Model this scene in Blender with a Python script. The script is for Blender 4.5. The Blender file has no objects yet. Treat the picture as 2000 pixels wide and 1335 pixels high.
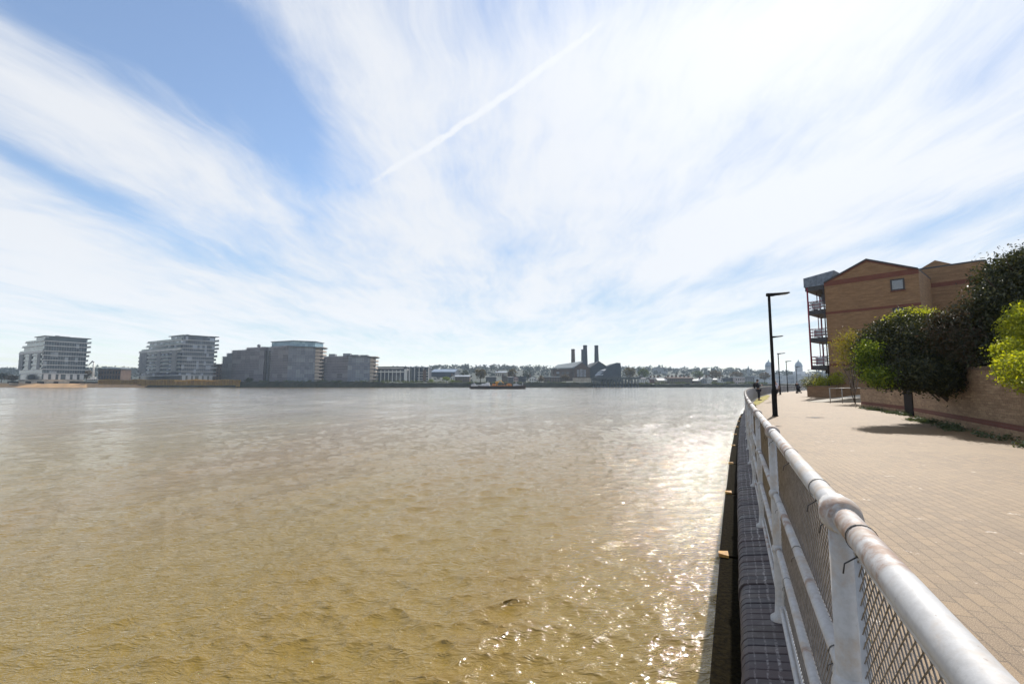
import bpy, math, random
import numpy as np
from mathutils import Vector, Matrix

C = bpy.context.scene
COL = C.collection
rad = math.radians

# ------------------------------------------------------------------ camera
EYE = 1.4
FPX = 889.0                      # focal length in pixels of the 2000 px wide photograph
PITCH = math.atan(82 / FPX)
cam_d = bpy.data.cameras.new('camera')
cam_d.sensor_width = 36.0
cam_d.lens = FPX / 2000 * 36
cam_d.clip_start = 0.05
cam_d.clip_end = 12000
cam = bpy.data.objects.new('camera', cam_d)
COL.objects.link(cam)
cam.location = (0, 0, EYE)
cam.rotation_euler = (math.pi / 2 + PITCH, 0, 0)
C.camera = cam
_c, _s = math.cos(PITCH), math.sin(PITCH)


def ray(x, y):
    u, v = (x - 1000) / FPX, (667.5 - y) / FPX
    return Vector((u, _c - v * _s, _s + v * _c))


def atz(x, y, z):
    r = ray(x, y)
    t = (z - EYE) / r.z
    return Vector((r.x * t, r.y * t, z))


def atY(x, y, Y):
    r = ray(x, y)
    t = Y / r.y
    return Vector((r.x * t, Y, EYE + r.z * t))


# ------------------------------------------------------------------ exposure, sun, sky
C.view_settings.view_transform = 'Standard'
C.view_settings.look = 'None'
C.view_settings.exposure = 0.55
C.view_settings.gamma = 1
SUN_AZ, SUN_EL = rad(36), rad(43)
SUN = Vector((math.sin(SUN_AZ) * math.cos(SUN_EL), math.cos(SUN_AZ) * math.cos(SUN_EL), math.sin(SUN_EL)))
sl = bpy.data.lights.new('sun', 'SUN')
sl.energy = 4.2
sl.angle = rad(0.5)
sl.color = (1.0, 0.94, 0.85)
so = bpy.data.objects.new('sun', sl)
COL.objects.link(so)
so.location = (30, 30, 60)
so.rotation_euler = (-SUN).to_track_quat('-Z', 'Y').to_euler()


class NT:
    """small helper that writes shader node trees"""
    def __init__(s, tree):
        s.t = tree
        s.n = tree.nodes
        s.l = tree.links

    def put(s, sock, v):
        if isinstance(v, bpy.types.NodeSocket):
            s.l.new(v, sock)
        elif isinstance(v, (tuple, list, Vector)):
            v = tuple(v)
            if len(sock.default_value) == 4 and len(v) == 3:
                v = v + (1,)
            sock.default_value = v
        else:
            try:
                sock.default_value = v
            except Exception:
                sock.default_value = (v, v, v)

    def m(s, op, a, b=0.0, c=0.0, clamp=False):
        n = s.n.new('ShaderNodeMath')
        n.operation = op
        n.use_clamp = clamp
        s.put(n.inputs[0], a)
        s.put(n.inputs[1], b)
        s.put(n.inputs[2], c)
        return n.outputs[0]

    def v(s, op, a, b=(0, 0, 0)):
        n = s.n.new('ShaderNodeVectorMath')
        n.operation = op
        s.put(n.inputs[0], a)
        s.put(n.inputs[1], b)
        return n.outputs['Value'] if op in ('DOT_PRODUCT', 'LENGTH') else n.outputs[0]

    def mix(s, f, a, b, mode='MIX'):
        n = s.n.new('ShaderNodeMix')
        n.data_type = 'RGBA'
        n.blend_type = mode
        s.put(n.inputs['Factor'], f)
        s.put(n.inputs['A'] if False else n.inputs[6], a)
        s.put(n.inputs[7], b)
        return n.outputs[2]

    def noise(s, vec, scale, detail=4, rough=0.55, dist=0.0, dim='3D'):
        n = s.n.new('ShaderNodeTexNoise')
        n.noise_dimensions = dim
        if vec is not None:
            s.put(n.inputs['Vector'], vec)
        n.inputs['Scale'].default_value = scale
        n.inputs['Detail'].default_value = detail
        n.inputs['Roughness'].default_value = rough
        n.inputs['Distortion'].default_value = dist
        return n.outputs['Fac'], n.outputs['Color']

    def mapping(s, vec, loc=(0, 0, 0), rot=(0, 0, 0), scale=(1, 1, 1)):
        n = s.n.new('ShaderNodeMapping')
        s.put(n.inputs['Vector'], vec)
        n.inputs['Location'].default_value = loc
        n.inputs['Rotation'].default_value = rot
        n.inputs['Scale'].default_value = scale
        return n.outputs[0]

    def step(s, x, lo, hi, o0=0.0, o1=1.0, kind='SMOOTHSTEP'):
        n = s.n.new('ShaderNodeMapRange')
        n.interpolation_type = kind
        s.put(n.inputs[0], x)
        for i, q in enumerate((lo, hi, o0, o1)):
            n.inputs[i + 1].default_value = q
        return n.outputs[0]

    def ramp(s, f, stops):
        n = s.n.new('ShaderNodeValToRGB')
        s.put(n.inputs[0], f)
        e = n.color_ramp.elements
        while len(e) < len(stops):
            e.new(0.5)
        for i, (p, c) in enumerate(stops):
            e[i].position = p
            e[i].color = tuple(c) + (1,)
        return n.outputs[0]

    def coord(s, kind='Object'):
        return s.n.new('ShaderNodeTexCoord').outputs[kind]

    def bump(s, h, strength=0.5, dist=0.02):
        n = s.n.new('ShaderNodeBump')
        n.inputs['Strength'].default_value = strength
        n.inputs['Distance'].default_value = dist
        s.put(n.inputs['Height'], h)
        return n.outputs[0]


# ------------------------------------------------------------------ sky with cirrus
W = bpy.data.worlds.new('World')
C.world = W
W.use_nodes = True
T = NT(W.node_tree)
T.n.clear()
SKY = T.n.new('ShaderNodeTexSky')
SKY.sky_type = 'NISHITA'
SKY.sun_disc = False
SKY.sun_elevation = SUN_EL
SKY.sun_rotation = SUN_AZ
SKY.air_density = 1.15
SKY.dust_density = 0.25
SKY.ozone_density = 2.5
DIR = T.coord('Generated')
sep = T.n.new('ShaderNodeSeparateXYZ')
T.l.new(DIR, sep.inputs[0])
den = T.m('ADD', T.m('MAXIMUM', sep.outputs[2], 0.0), 0.07)
comb = T.n.new('ShaderNodeCombineXYZ')
T.put(comb.inputs[0], T.m('DIVIDE', sep.outputs[0], den))
T.put(comb.inputs[1], T.m('DIVIDE', sep.outputs[1], den))
PV = comb.outputs[0]
_, wcol = T.noise(PV, 0.9, 3, 0.5)
wv = T.v('SCALE', T.v('SUBTRACT', wcol, (0.5, 0.5, 0.5)))
wv.node.inputs['Scale'].default_value = 0.55
PW = T.v('ADD', PV, wv)
n1, _ = T.noise(T.mapping(PW, rot=(0, 0, rad(8)), scale=(1.9, 0.42, 1)), 1.0, 9, 0.60)
n2, _ = T.noise(T.mapping(PW, loc=(3, 7, 0), rot=(0, 0, rad(-14)), scale=(8.5, 1.7, 1)), 1.0, 12, 0.74)
n3, _ = T.noise(T.mapping(PW, loc=(9, 2, 0), rot=(0, 0, rad(25)), scale=(1.5, 1.1, 1)), 1.0, 10, 0.62)

# broad cloud cover: (x, y, angle of long axis, long radius, short radius, amount) of each thick or open part of the sky
PARTS = [(430, 130, 40, 330, 120, -.62), (60, 10, 25, 260, 80, -.50), (570, 285, 55, 110, 60, -.30), (330, 60, 30, 200, 90, -.15),
         (150, 240, 34, 330, 55, .24), (430, 390, 32, 260, 45, .12), (110, 345, 35, 230, 24, -.36), (40, 480, 38, 300, 110, .30),
         (470, 520, 14, 140, 26, -.24), (690, 130, 62, 230, 95, .20), (650, 280, 25, 80, 45, .12), (930, 330, 60, 190, 110, -.10),
         (1070, 470, -20, 110, 45, -.20), (1250, 575, -12, 330, 24, -.20), (1830, 440, -18, 230, 18, -.14),
         (1700, 255, -16, 330, 42, -.10), (1550, 400, -20, 480, 75, .26), (1500, 40, 0, 480, 130, .30), (700, 600, 0, 500, 60, .12),
         (1330, 720, 0, 700, 50, .05), (1000, 420, 0, 380, 200, .24), (1600, 330, 0, 520, 220, .16)]
cov = 0.54
for (px, py, ang, L, S, amp) in PARTS:
    ca, sa = math.cos(rad(ang)), math.sin(rad(ang))
    c0 = ray(px, py).normalized()
    d1 = ray(px + ca, py + sa).normalized() - c0
    d2 = ray(px - sa, py + ca).normalized() - c0
    t1 = d1 / d1.length_squared / L
    t2 = d2 / d2.length_squared / S
    a = T.m('SUBTRACT', T.v('DOT_PRODUCT', DIR, t1), c0.dot(t1))
    b = T.m('SUBTRACT', T.v('DOT_PRODUCT', DIR, t2), c0.dot(t2))
    q = T.m('MULTIPLY_ADD', a, a, T.m('MULTIPLY', b, b))
    cov = T.m('MULTIPLY_ADD', T.m('POWER', math.e, T.m('MULTIPLY', q, -1.0)), amp, cov)
dens = T.m('MULTIPLY_ADD', T.m('SUBTRACT', n1, 0.5), 1.15, cov)
dens = T.m('MULTIPLY_ADD', T.m('SUBTRACT', n2, 0.5), 0.65, dens)
dens = T.m('MULTIPLY_ADD', T.m('SUBTRACT', n3, 0.5), 0.85, dens)
dens = T.step(dens, 0.10, 0.92)
# the vapour trail
c0 = ray(935, 222).normalized()
ax = Vector((1170 - 700, 90 - 355)).normalized()
d1 = ray(935 + ax.x, 222 + ax.y).normalized() - c0
d2 = ray(935 - ax.y, 222 + ax.x).normalized() - c0
t1 = d1 / d1.length_squared / 235
t2 = d2 / d2.length_squared / 5.6
tn, tnc = T.noise(DIR, 26, 5, 0.65)
wob = T.m('MULTIPLY', T.m('SUBTRACT', tn, 0.5), 2.4)
a = T.m('SUBTRACT', T.v('DOT_PRODUCT', DIR, t1), c0.dot(t1))
b = T.m('ADD', T.m('SUBTRACT', T.v('DOT_PRODUCT', DIR, t2), c0.dot(t2)), wob)
b = T.m('ADD', b, T.m('MULTIPLY', T.m('MULTIPLY', a, a), 1.2))
a4 = T.m('POWER', T.m('ABSOLUTE', a), 4.0)
trail = T.m('POWER', math.e, T.m('MULTIPLY', T.m('ADD', a4, T.m('MULTIPLY', b, b)), -1.0))
tn2, _ = T.noise(DIR, 60, 4, 0.6)
trail = T.m('MULTIPLY', trail, T.step(tn2, 0.25, 0.6, 0.45, 1.0))
dens = T.m('MAXIMUM', dens, T.m('ADD', T.m('MULTIPLY', trail, 0.75), T.m('MULTIPLY', dens, 0.9)))
dens = T.m('MINIMUM', dens, 1.0)
cs = T.m('MAXIMUM', T.v('DOT_PRODUCT', DIR, SUN), 0.0)
glow = T.m('ADD', T.m('MULTIPLY', T.m('POWER', cs, 4.0), 0.45), T.m('MULTIPLY', T.m('POWER', cs, 16.0), 0.9))
lum = T.m('ADD', T.m('MULTIPLY_ADD', trail, 0.35, glow), T.m('MULTIPLY_ADD', T.m('POWER', T.m('SUBTRACT', 1.0, T.m('MAXIMUM', sep.outputs[2], 0.0)), 9.0), 1.6, 6.15))
cc = T.v('SCALE', (0.965, 0.99, 1.03))
T.put(cc.node.inputs['Scale'], lum)
sky0 = T.mix(1.0, SKY.outputs[0], (1.10, 1.12, 1.16), 'MULTIPLY')
sb = T.n.new('ShaderNodeSeparateXYZ')
T.l.new(sky0, sb.inputs[0])
skyc = T.v('SCALE', sky0)
T.put(skyc.node.inputs['Scale'], T.m('MINIMUM', 1.0, T.m('DIVIDE', 6.3, T.m('MAXIMUM', sb.outputs[2], 0.01))))
skyc = T.mix(0.08, skyc, (5.4, 5.8, 6.3))
out = T.mix(T.m('MULTIPLY', dens, 0.93), skyc, cc)
bg = T.n.new('ShaderNodeBackground')
T.put(bg.inputs['Color'], out)
bg.inputs['Strength'].default_value = 0.10
wo = T.n.new('ShaderNodeOutputWorld')
T.l.new(bg.outputs[0], wo.inputs['Surface'])
W.cycles.sampling_method = 'MANUAL'
W.cycles.sample_map_resolution = 512

# ------------------------------------------------------------------ object helpers
def tag(o, label=None, cat=None, group=None, kind=None):
    if label:
        o['label'] = label
    if cat:
        o['category'] = cat
    if group:
        o['group'] = group
    if kind:
        o['kind'] = kind
    return o


def thing(name, label, cat, loc=(0, 0, 0), rz=0.0, group=None):
    o = bpy.data.objects.new(name, None)
    COL.objects.link(o)
    o.empty_display_size = 0.3
    o.location = loc
    o.rotation_euler = (0, 0, rz)
    return tag(o, label, cat, group)


def kids(o):
    return [c for c in COL.objects if c.parent == o]


def dup(root, loc, rz=0.0, label=None, scale=None):
    r = root.copy()
    COL.objects.link(r)
    r.location = loc
    r.rotation_euler = (0, 0, rz)
    if scale:
        r.scale = (scale,) * 3
    if label:
        r['label'] = label
    for ch in kids(root):
        c = ch.copy()
        COL.objects.link(c)
        c.parent = r
        for g in kids(ch):
            d = g.copy()
            COL.objects.link(d)
            d.parent = c
    return r


class MB:
    """collects shapes and links them as ONE mesh object"""
    def __init__(s):
        s.v = []
        s.f = []
        s.sm = []
        s.uv = None

    def add(s, vs, fs, smooth=False):
        o = len(s.v)
        s.v += [tuple(q) for q in vs]
        s.f += [tuple(i + o for i in f) for f in fs]
        s.sm += [smooth] * len(fs)

    def hexa(s, p):
        s.add(p, [(0, 3, 2, 1), (4, 5, 6, 7), (0, 1, 5, 4), (1, 2, 6, 5), (2, 3, 7, 6), (3, 0, 4, 7)])

    def box(s, c, d, rz=0.0):
        x, y, z = d[0] / 2, d[1] / 2, d[2] / 2
        ca, sa = math.cos(rz), math.sin(rz)
        P = []
        for k in (-z, z):
            for (a, b) in ((-x, -y), (x, -y), (x, y), (-x, y)):
                P.append((c[0] + a * ca - b * sa, c[1] + a * sa + b * ca, c[2] + k))
        s.hexa(P)

    def bb(s, x0, x1, y0, y1, z0, z1):
        s.box(((x0 + x1) / 2, (y0 + y1) / 2, (z0 + z1) / 2), (abs(x1 - x0), abs(y1 - y0), abs(z1 - z0)))

    def prism(s, poly, z0, z1):
        """poly: list of (x, y), anticlockwise"""
        n = len(poly)
        s.add([(x, y, z0) for x, y in poly] + [(x, y, z1) for x, y in poly],
              [tuple(range(n - 1, -1, -1)), tuple(range(n, 2 * n))] + [(i, (i + 1) % n, n + (i + 1) % n, n + i) for i in range(n)])

    def vprism(s, pts, off):
        """planar 3D polygon pushed along a vector"""
        n = len(pts)
        off = Vector(off)
        P = [Vector(p) for p in pts]
        s.add(P + [p + off for p in P],
              [tuple(range(n - 1, -1, -1)), tuple(range(n, 2 * n))] + [(i, (i + 1) % n, n + (i + 1) % n, n + i) for i in range(n)])

    def tube(s, pts, r, n=8, smooth=True, cap=True):
        pts = [Vector(p) for p in pts]
        rr = r if isinstance(r, (list, tuple)) else [r] * len(pts)
        V, F = [], []
        ref = None
        for i, p in enumerate(pts):
            t = (pts[min(i + 1, len(pts) - 1)] - pts[max(i - 1, 0)]).normalized()
            if ref is None:
                ref = Vector((0, 0, 1)) if abs(t.z) < 0.9 else Vector((1, 0, 0))
            a = t.cross(ref).normalized()
            b = t.cross(a).normalized()
            for k in range(n):
                an = 2 * math.pi * k / n
                V.append(p + (a * math.cos(an) + b * math.sin(an)) * rr[i])
        for i in range(len(pts) - 1):
            for k in range(n):
                F.append((i * n + k, i * n + (k + 1) % n, (i + 1) * n + (k + 1) % n, (i + 1) * n + k))
        s.add(V, F, smooth)
        if cap:
            o = len(s.v) - len(V)
            s.f += [tuple(o + k for k in range(n - 1, -1, -1)), tuple(o + (len(pts) - 1) * n + k for k in range(n))]
            s.sm += [False, False]

    def lathe(s, c, prof, n=16, smooth=True):
        """prof: list of (r, z) from the bottom up"""
        V, F = [], []
        for (r, z) in prof:
            for k in range(n):
                a = 2 * math.pi * k / n
                V.append((c[0] + r * math.cos(a), c[1] + r * math.sin(a), c[2] + z))
        for i in range(len(prof) - 1):
            for k in range(n):
                F.append((i * n + k, i * n + (k + 1) % n, (i + 1) * n + (k + 1) % n, (i + 1) * n + k))
        s.add(V, F, smooth)
        o = len(s.v) - len(V)
        s.f += [tuple(o + k for k in range(n - 1, -1, -1)), tuple(o + (len(prof) - 1) * n + k for k in range(n))]
        s.sm += [False, False]

    def ball(s, c, r, n=12, m=8, sc=(1, 1, 1)):
        prof = [(r * math.sin(math.pi * i / m) + 1e-5, -r * math.cos(math.pi * i / m)) for i in range(m + 1)]
        o = len(s.v)
        s.lathe((0, 0, 0), prof, n)
        for i in range(o, len(s.v)):
            x, y, z = s.v[i]
            s.v[i] = (c[0] + x * sc[0], c[1] + y * sc[1], c[2] + z * sc[2])

    def build(s, name, mat, parent=None, loc=None, rz=0.0):
        me = bpy.data.meshes.new(name)
        me.from_pydata(s.v, [], s.f)
        me.polygons.foreach_set('use_smooth', s.sm)
        if s.uv:
            ul = me.uv_layers.new(name='UVMap')
            idx = [l.vertex_index for l in me.loops]
            ul.data.foreach_set('uv', [q for i in idx for q in s.uv[i]])
        me.materials.append(mat)
        me.update()
        o = bpy.data.objects.new(name, me)
        COL.objects.link(o)
        if parent:
            o.parent = parent
        if loc:
            o.location = loc
        if rz:
            o.rotation_euler = (0, 0, rz)
        return o


def np_mesh(name, V, Q, mat, parent=None, smooth=False):
    me = bpy.data.meshes.new(name)
    n, k = len(V), len(Q)
    w = Q.shape[1]
    me.vertices.add(n)
    me.vertices.foreach_set('co', V.astype(np.float32).ravel())
    me.loops.add(k * w)
    me.loops.foreach_set('vertex_index', Q.astype(np.int32).ravel())
    me.polygons.add(k)
    me.polygons.foreach_set('loop_start', np.arange(0, k * w, w, dtype=np.int32))
    me.polygons.foreach_set('use_smooth', np.full(k, smooth))
    me.update(calc_edges=True)
    me.materials.append(mat)
    o = bpy.data.objects.new(name, me)
    COL.objects.link(o)
    if parent:
        o.parent = parent
    return o


# ------------------------------------------------------------------ materials
def new_mat(name):
    m = bpy.data.materials.new(name)
    m.use_nodes = True
    t = NT(m.node_tree)
    return m, t, t.n['Principled BSDF']


def M(name, c1, c2=None, scale=6.0, rough=0.7, bump=0.0, metal=0.0, spec=0.5, stretch=(1, 1, 1), detail=5, coord='Object', lo=0.35, hi=0.65):
    m, t, p = new_mat(name)
    c2 = c2 or tuple(q * 0.75 for q in c1)
    co = t.mapping(t.coord(coord), scale=stretch)
    f, _ = t.noise(co, scale, detail, 0.6)
    t.put(p.inputs['Base Color'], t.mix(t.step(f, lo, hi), c1, c2))
    p.inputs['Roughness'].default_value = rough
    p.inputs['Metallic'].default_value = metal
    p.inputs['Specular IOR Level'].default_value = spec
    if bump:
        t.put(p.inputs['Normal'], t.bump(f, bump, 0.02))
    return m


def bricks(name, c1, c2, mortar, w=0.225, h=0.075, gap=0.01, vertical=True, rot=0.0, rough=0.85, grime=0.35, scale=1.0):
    """brickwork laid in the object's own x-z (or x-y) plane"""
    m, t, p = new_mat(name)
    co = t.coord('Object')
    if vertical:
        sp = t.n.new('ShaderNodeSeparateXYZ')
        t.put(sp.inputs[0], co)
        cb = t.n.new('ShaderNodeCombineXYZ')
        t.put(cb.inputs[0], t.m('ADD', sp.outputs[0], sp.outputs[1]))
        t.put(cb.inputs[1], sp.outputs[2])
        vec = cb.outputs[0]
    else:
        vec = t.mapping(co, rot=(0, 0, rot))
    b = t.n.new('ShaderNodeTexBrick')
    t.put(b.inputs['Vector'], vec)
    b.inputs['Scale'].default_value = 1.0
    b.inputs['Brick Width'].default_value = w
    b.inputs['Row Height'].default_value = h
    b.inputs['Mortar Size'].default_value = gap / 2
    b.inputs['Mortar Smooth'].default_value = 0.2
    b.inputs['Bias'].default_value = 0.0
    t.put(b.inputs['Color1'], c1)
    t.put(b.inputs['Color2'], c2)
    t.put(b.inputs['Mortar'], mortar)
    f, _ = t.noise(co, 0.9, 6, 0.65)
    f2, _ = t.noise(co, 14.0, 5, 0.7)
    fk, _ = t.noise(t.mapping(co, scale=(0.8, 0.8, 7.0)), 1.0, 5, 0.7)
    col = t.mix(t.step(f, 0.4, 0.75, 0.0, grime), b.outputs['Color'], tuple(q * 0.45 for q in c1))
    col = t.mix(t.step(f2, 0.3, 0.7, 0.0, 0.45), col, tuple(min(1, q * 1.25) for q in c2))
    col = t.mix(t.step(fk, 0.35, 0.65, 0.0, 0.55), col, tuple(q * 0.62 for q in c1))
    col = t.mix(t.step(fk, 0.25, 0.42, 0.4, 0.0), col, tuple(min(1, q * 1.45) for q in c2))
    t.put(p.inputs['Base Color'], col)
    p.inputs['Roughness'].default_value = rough
    hgt = t.m('ADD', t.m('MULTIPLY', b.outputs['Fac'], -1.0), t.m('MULTIPLY', f2, 0.5))
    t.put(p.inputs['Normal'], t.bump(hgt, 0.6, 0.008))
    return m


def leaf_mat(name, cols, trans=0.45, rough=0.45, gloss=0.08):
    """leaves: each leaf takes its own colour; light passes through them"""
    m = bpy.data.materials.new(name)
    m.use_nodes = True
    t = NT(m.node_tree)
    t.n.clear()
    g = t.n.new('ShaderNodeNewGeometry')
    k = len(cols)
    col = t.ramp(g.outputs['Random Per Island'], [(i / max(1, k - 1), c) for i, c in enumerate(cols)])
    d = t.n.new('ShaderNodeBsdfDiffuse')
    t.put(d.inputs[0], col)
    tr = t.n.new('ShaderNodeBsdfTranslucent')
    t.put(tr.inputs[0], t.mix(1.0, col, (1.25, 1.15, 0.45), 'MULTIPLY'))
    mx = t.n.new('ShaderNodeMixShader')
    mx.inputs[0].default_value = trans
    t.l.new(d.outputs[0], mx.inputs[1])
    t.l.new(tr.outputs[0], mx.inputs[2])
    gl = t.n.new('ShaderNodeBsdfGlossy')
    gl.inputs['Roughness'].default_value = rough
    m2 = t.n.new('ShaderNodeMixShader')
    m2.inputs[0].default_value = gloss
    t.l.new(mx.outputs[0], m2.inputs[1])
    t.l.new(gl.outputs[0], m2.inputs[2])
    o = t.n.new('ShaderNodeOutputMaterial')
    t.l.new(m2.outputs[0], o.inputs[0])
    return m


def leaves(name, mat, blobs, n, size, seed=1, parent=None, clump=0.35, per=14, aspect=0.5, outward=0.55, shell=0.6, droop=0.0):
    """many small folded leaves gathered in clumps through the volume of the given ellipsoids (x, y, z, rx, ry, rz)"""
    rng = np.random.default_rng(seed)
    B = np.array([b[:6] for b in blobs], float)
    w = (B[:, 3] * B[:, 4] + B[:, 4] * B[:, 5] + B[:, 3] * B[:, 5])
    nc = max(1, n // per)
    pick = rng.choice(len(B), nc, p=w / w.sum())
    d = rng.normal(size=(nc, 3))
    d /= np.linalg.norm(d, axis=1)[:, None]
    rr = shell + (1 - shell) * rng.random(nc) ** 0.6
    rr *= 1 + 0.10 * rng.normal(size=nc)
    cen = B[pick, :3] + d * rr[:, None] * B[pick, 3:6]
    k = nc * per
    ci = np.repeat(np.arange(nc), per)
    pos = cen[ci] + rng.normal(size=(k, 3)) * clump * np.array([1, 1, 0.7])
    out = d[ci] * 1.0
    nrm = out * outward + rng.normal(size=(k, 3)) * 0.6 + np.array([0, 0, 0.35])
    nrm /= np.linalg.norm(nrm, axis=1)[:, None]
    ax = rng.normal(size=(k, 3)) + out * 0.5 + np.array([0, 0, -droop])
    ax -= nrm * (ax * nrm).sum(1)[:, None]
    ax /= np.linalg.norm(ax, axis=1)[:, None] + 1e-9
    sd = np.cross(nrm, ax)
    L = size * (0.6 + 0.8 * rng.random(k))[:, None]
    wd = L * aspect
    V = np.empty((k, 4, 3))
    V[:, 0] = pos - ax * L * 0.5
    V[:, 1] = pos + sd * wd * 0.5 + nrm * L * 0.08
    V[:, 2] = pos + ax * L * 0.5 - nrm * L * 0.06
    V[:, 3] = pos - sd * wd * 0.5 + nrm * L * 0.08
    return np_mesh(name, V.reshape(-1, 3), np.arange(k * 4).reshape(k, 4), mat, parent)
# ------------------------------------------------------------------ the line of the river wall
A0 = rad(25.6)
DS = Vector((math.sin(A0), math.cos(A0), 0))
DP = Vector((math.cos(A0), -math.sin(A0), 0))


def curve_p(s):
    s = max(s, 0.0)
    return 0.00062 * s * s + 3.5e-6 * s ** 3


def sp(s, p, z=0.0):
    """point a distance s along the wall and p inland of its outer edge (the wall curves away inland)"""
    ds = 0.05
    t = Vector((curve_p(s + ds) - curve_p(s - ds), 2 * ds)).normalized() if s > 0 else Vector((0, 1))
    q = DS * (s - t.x * p) + DP * (curve_p(s) + p * t.y)
    return Vector((q.x, q.y, z))


def head(s):
    a = sp(s + 0.05, 0) - sp(s - 0.05, 0)
    return math.atan2(a.y, a.x)


ZW = -2.2
# ------------------------------------------------------------------ river
m_water, t, p = new_mat('river_water')
co = t.coord('Object')
sepw = t.n.new('ShaderNodeSeparateXYZ')
t.put(sepw.inputs[0], co)
fb, _ = t.noise(t.mapping(co, rot=(0, 0, rad(28)), scale=(0.05, 0.016, 1)), 1.0, 4, 0.6)
t.put(p.inputs['Base Color'], t.mix(t.step(fb, 0.38, 0.62), (0.190, 0.124, 0.010), (0.192, 0.114, 0.015)))
p.inputs['Roughness'].default_value = 0.05
t.put(p.inputs['Coat Weight'], t.step(sepw.outputs[1], 6.0, 60.0, 0.10, 0.62, 'LINEAR'))
p.inputs['Coat Roughness'].default_value = 0.22
p.inputs['Coat IOR'].default_value = 1.45
p.inputs['IOR'].default_value = 1.55
w1, _ = t.noise(t.mapping(co, rot=(0, 0, rad(20)), scale=(1.0, 1.7, 1)), 1.7, 3, 0.55, 0.6)
w2, _ = t.noise(t.mapping(co, rot=(0, 0, rad(40)), scale=(0.6, 1.7, 1)), 5.5, 3, 0.6, 0.4)
w3, _ = t.noise(t.mapping(co, rot=(0, 0, rad(4)), scale=(0.35, 1.0, 1)), 0.55, 4, 0.6, 0.3)
ridge = t.m('SUBTRACT', 1.0, t.m('ABSOLUTE', t.m('MULTIPLY', t.m('SUBTRACT', w2, 0.5), 2.0)))
h = t.m('ADD', t.m('MULTIPLY', w1, 0.022), t.m('ADD', t.m('MULTIPLY', ridge, 0.008), t.m('MULTIPLY', t.m('POWER', ridge, 4.0), 0.009)))
h = t.m('ADD', h, t.m('MULTIPLY', w3, 0.05))
bn = t.n.new('ShaderNodeBump')
w4, _ = t.noise(t.mapping(co, rot=(0, 0, rad(48)), scale=(0.5, 1.6, 1)), 20.0, 2, 0.55, 0.3)
h = t.m('ADD', h, t.m('MULTIPLY', w4, 0.010))
bn.inputs['Strength'].default_value = 1.0
bn.inputs['Distance'].default_value = 1.0
t.put(bn.inputs['Height'], h)
# open water away from the sheltering wall is ruffled by the wind
_, r1 = t.noise(t.mapping(co, rot=(0, 0, rad(40)), scale=(0.6, 1.4, 1)), 3.2, 2, 0.5)
_, r2 = t.noise(co, 0.55, 3, 0.6)
_, r3 = t.noise(t.mapping(co, rot=(0, 0, rad(25)), scale=(0.7, 1.3, 1)), 0.26, 5, 0.65)
rv0 = t.v('MULTIPLY', t.v('SUBTRACT', r3, (0.5, 0.5, 0.5)), (0.75, 0.75, 0.0))
rv = t.v('ADD', t.v('ADD', rv0, t.v('MULTIPLY', t.v('SUBTRACT', r1, (0.5, 0.5, 0.5)), (1.0, 1.0, 0.0))), t.v('MULTIPLY', t.v('SUBTRACT', r2, (0.5, 0.5, 0.5)), (0.6, 0.6, 0.0)))
rsc = t.v('SCALE', rv)
t.put(rsc.node.inputs['Scale'], t.step(sepw.outputs[1], 8.0, 110.0, 0.10, 0.72, 'LINEAR'))
wnrm = t.v('NORMALIZE', t.v('ADD', bn.outputs[0], rsc))
t.put(p.inputs['Normal'], wnrm)
t.put(p.inputs['Coat Normal'], wnrm)

rng = np.random.default_rng(5)
R = np.concatenate([[0.3, 1.5], 3.0 * (1150 / 3.0) ** (np.linspace(0, 1, 1080))])
TH = np.radians(np.concatenate([np.linspace(-100, -52, 90)[:-1], np.linspace(-52, 34, 760), np.linspace(34, 78, 70)[1:]]))
rr, th = np.meshgrid(R, TH, indexing='ij')
X0, Y0 = rr * np.sin(th), rr * np.cos(th)
X, Y, Z = X0.copy(), Y0.copy(), np.zeros_like(X0)


def wave(az, lam, amp, ph, env=1.0, sharp=1.0):
    """a trochoidal wave running to the bearing az (degrees), with peaked crests"""
    k = 2 * math.pi / lam
    sx, sy = math.sin(math.radians(az)), math.cos(math.radians(az))
    g = np.clip((lam / np.maximum(rr * 0.0056, 1e-3) - 2.4) / 2.6, 0, 1) * env * amp     # only where the mesh can carry it
    q = k * (X0 * sx + Y0 * sy) + ph
    cq = g * sharp * np.cos(q)
    return cq * sx, cq * sy, g * np.sin(q) * -1.0


def run(*a, **k):
    global X, Y, Z
    dx, dy, dz = wave(*a, **k)
    X = X + dx
    Y = Y + dy
    Z = Z - dz


env = 0.55 + 0.45 * np.sin(X0 * 0.21 + 0.9 * np.sin(Y0 * 0.13)) * np.sin(Y0 * 0.17 + 1.3)
gust = 0.7 + 0.3 * np.sin(X0 * 0.33 + 1.7 * np.sin(Y0 * 0.21 + .4)) * np.sin(Y0 * 0.29 + 0.8 * np.sin(X0 * .17))
for i in range(8):            # wash running in from the left at a slant
    lam = rng.uniform(1.8, 4.2)
    run(-66 + rng.normal() * 8, lam, 0.0080 * lam / 2.2, rng.uniform(0, 6.28), env)
for i in range(84):           # wind chop, two crossing trains
    lam = 0.17 * (1.2 / 0.17) ** (rng.random() ** 1.8)
    az = (-38 + rng.normal() * 27) if i % 4 else (35 + rng.normal() * 22)
    run(az, lam, 0.0050 * lam ** 0.90, rng.uniform(0, 6.28), gust, 1.75)
V = np.stack([X, Y, Z + ZW], -1).reshape(-1, 3)
nr, nt = rr.shape
ii = np.arange(nr * nt).reshape(nr, nt)
Q = np.stack([ii[:-1, :-1], ii[:-1, 1:], ii[1:, 1:], ii[1:, :-1]], -1).reshape(-1, 4)[:, ::-1]
water = np_mesh('water', V, Q, m_water, smooth=True)
tag(water, kind='structure')

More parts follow.
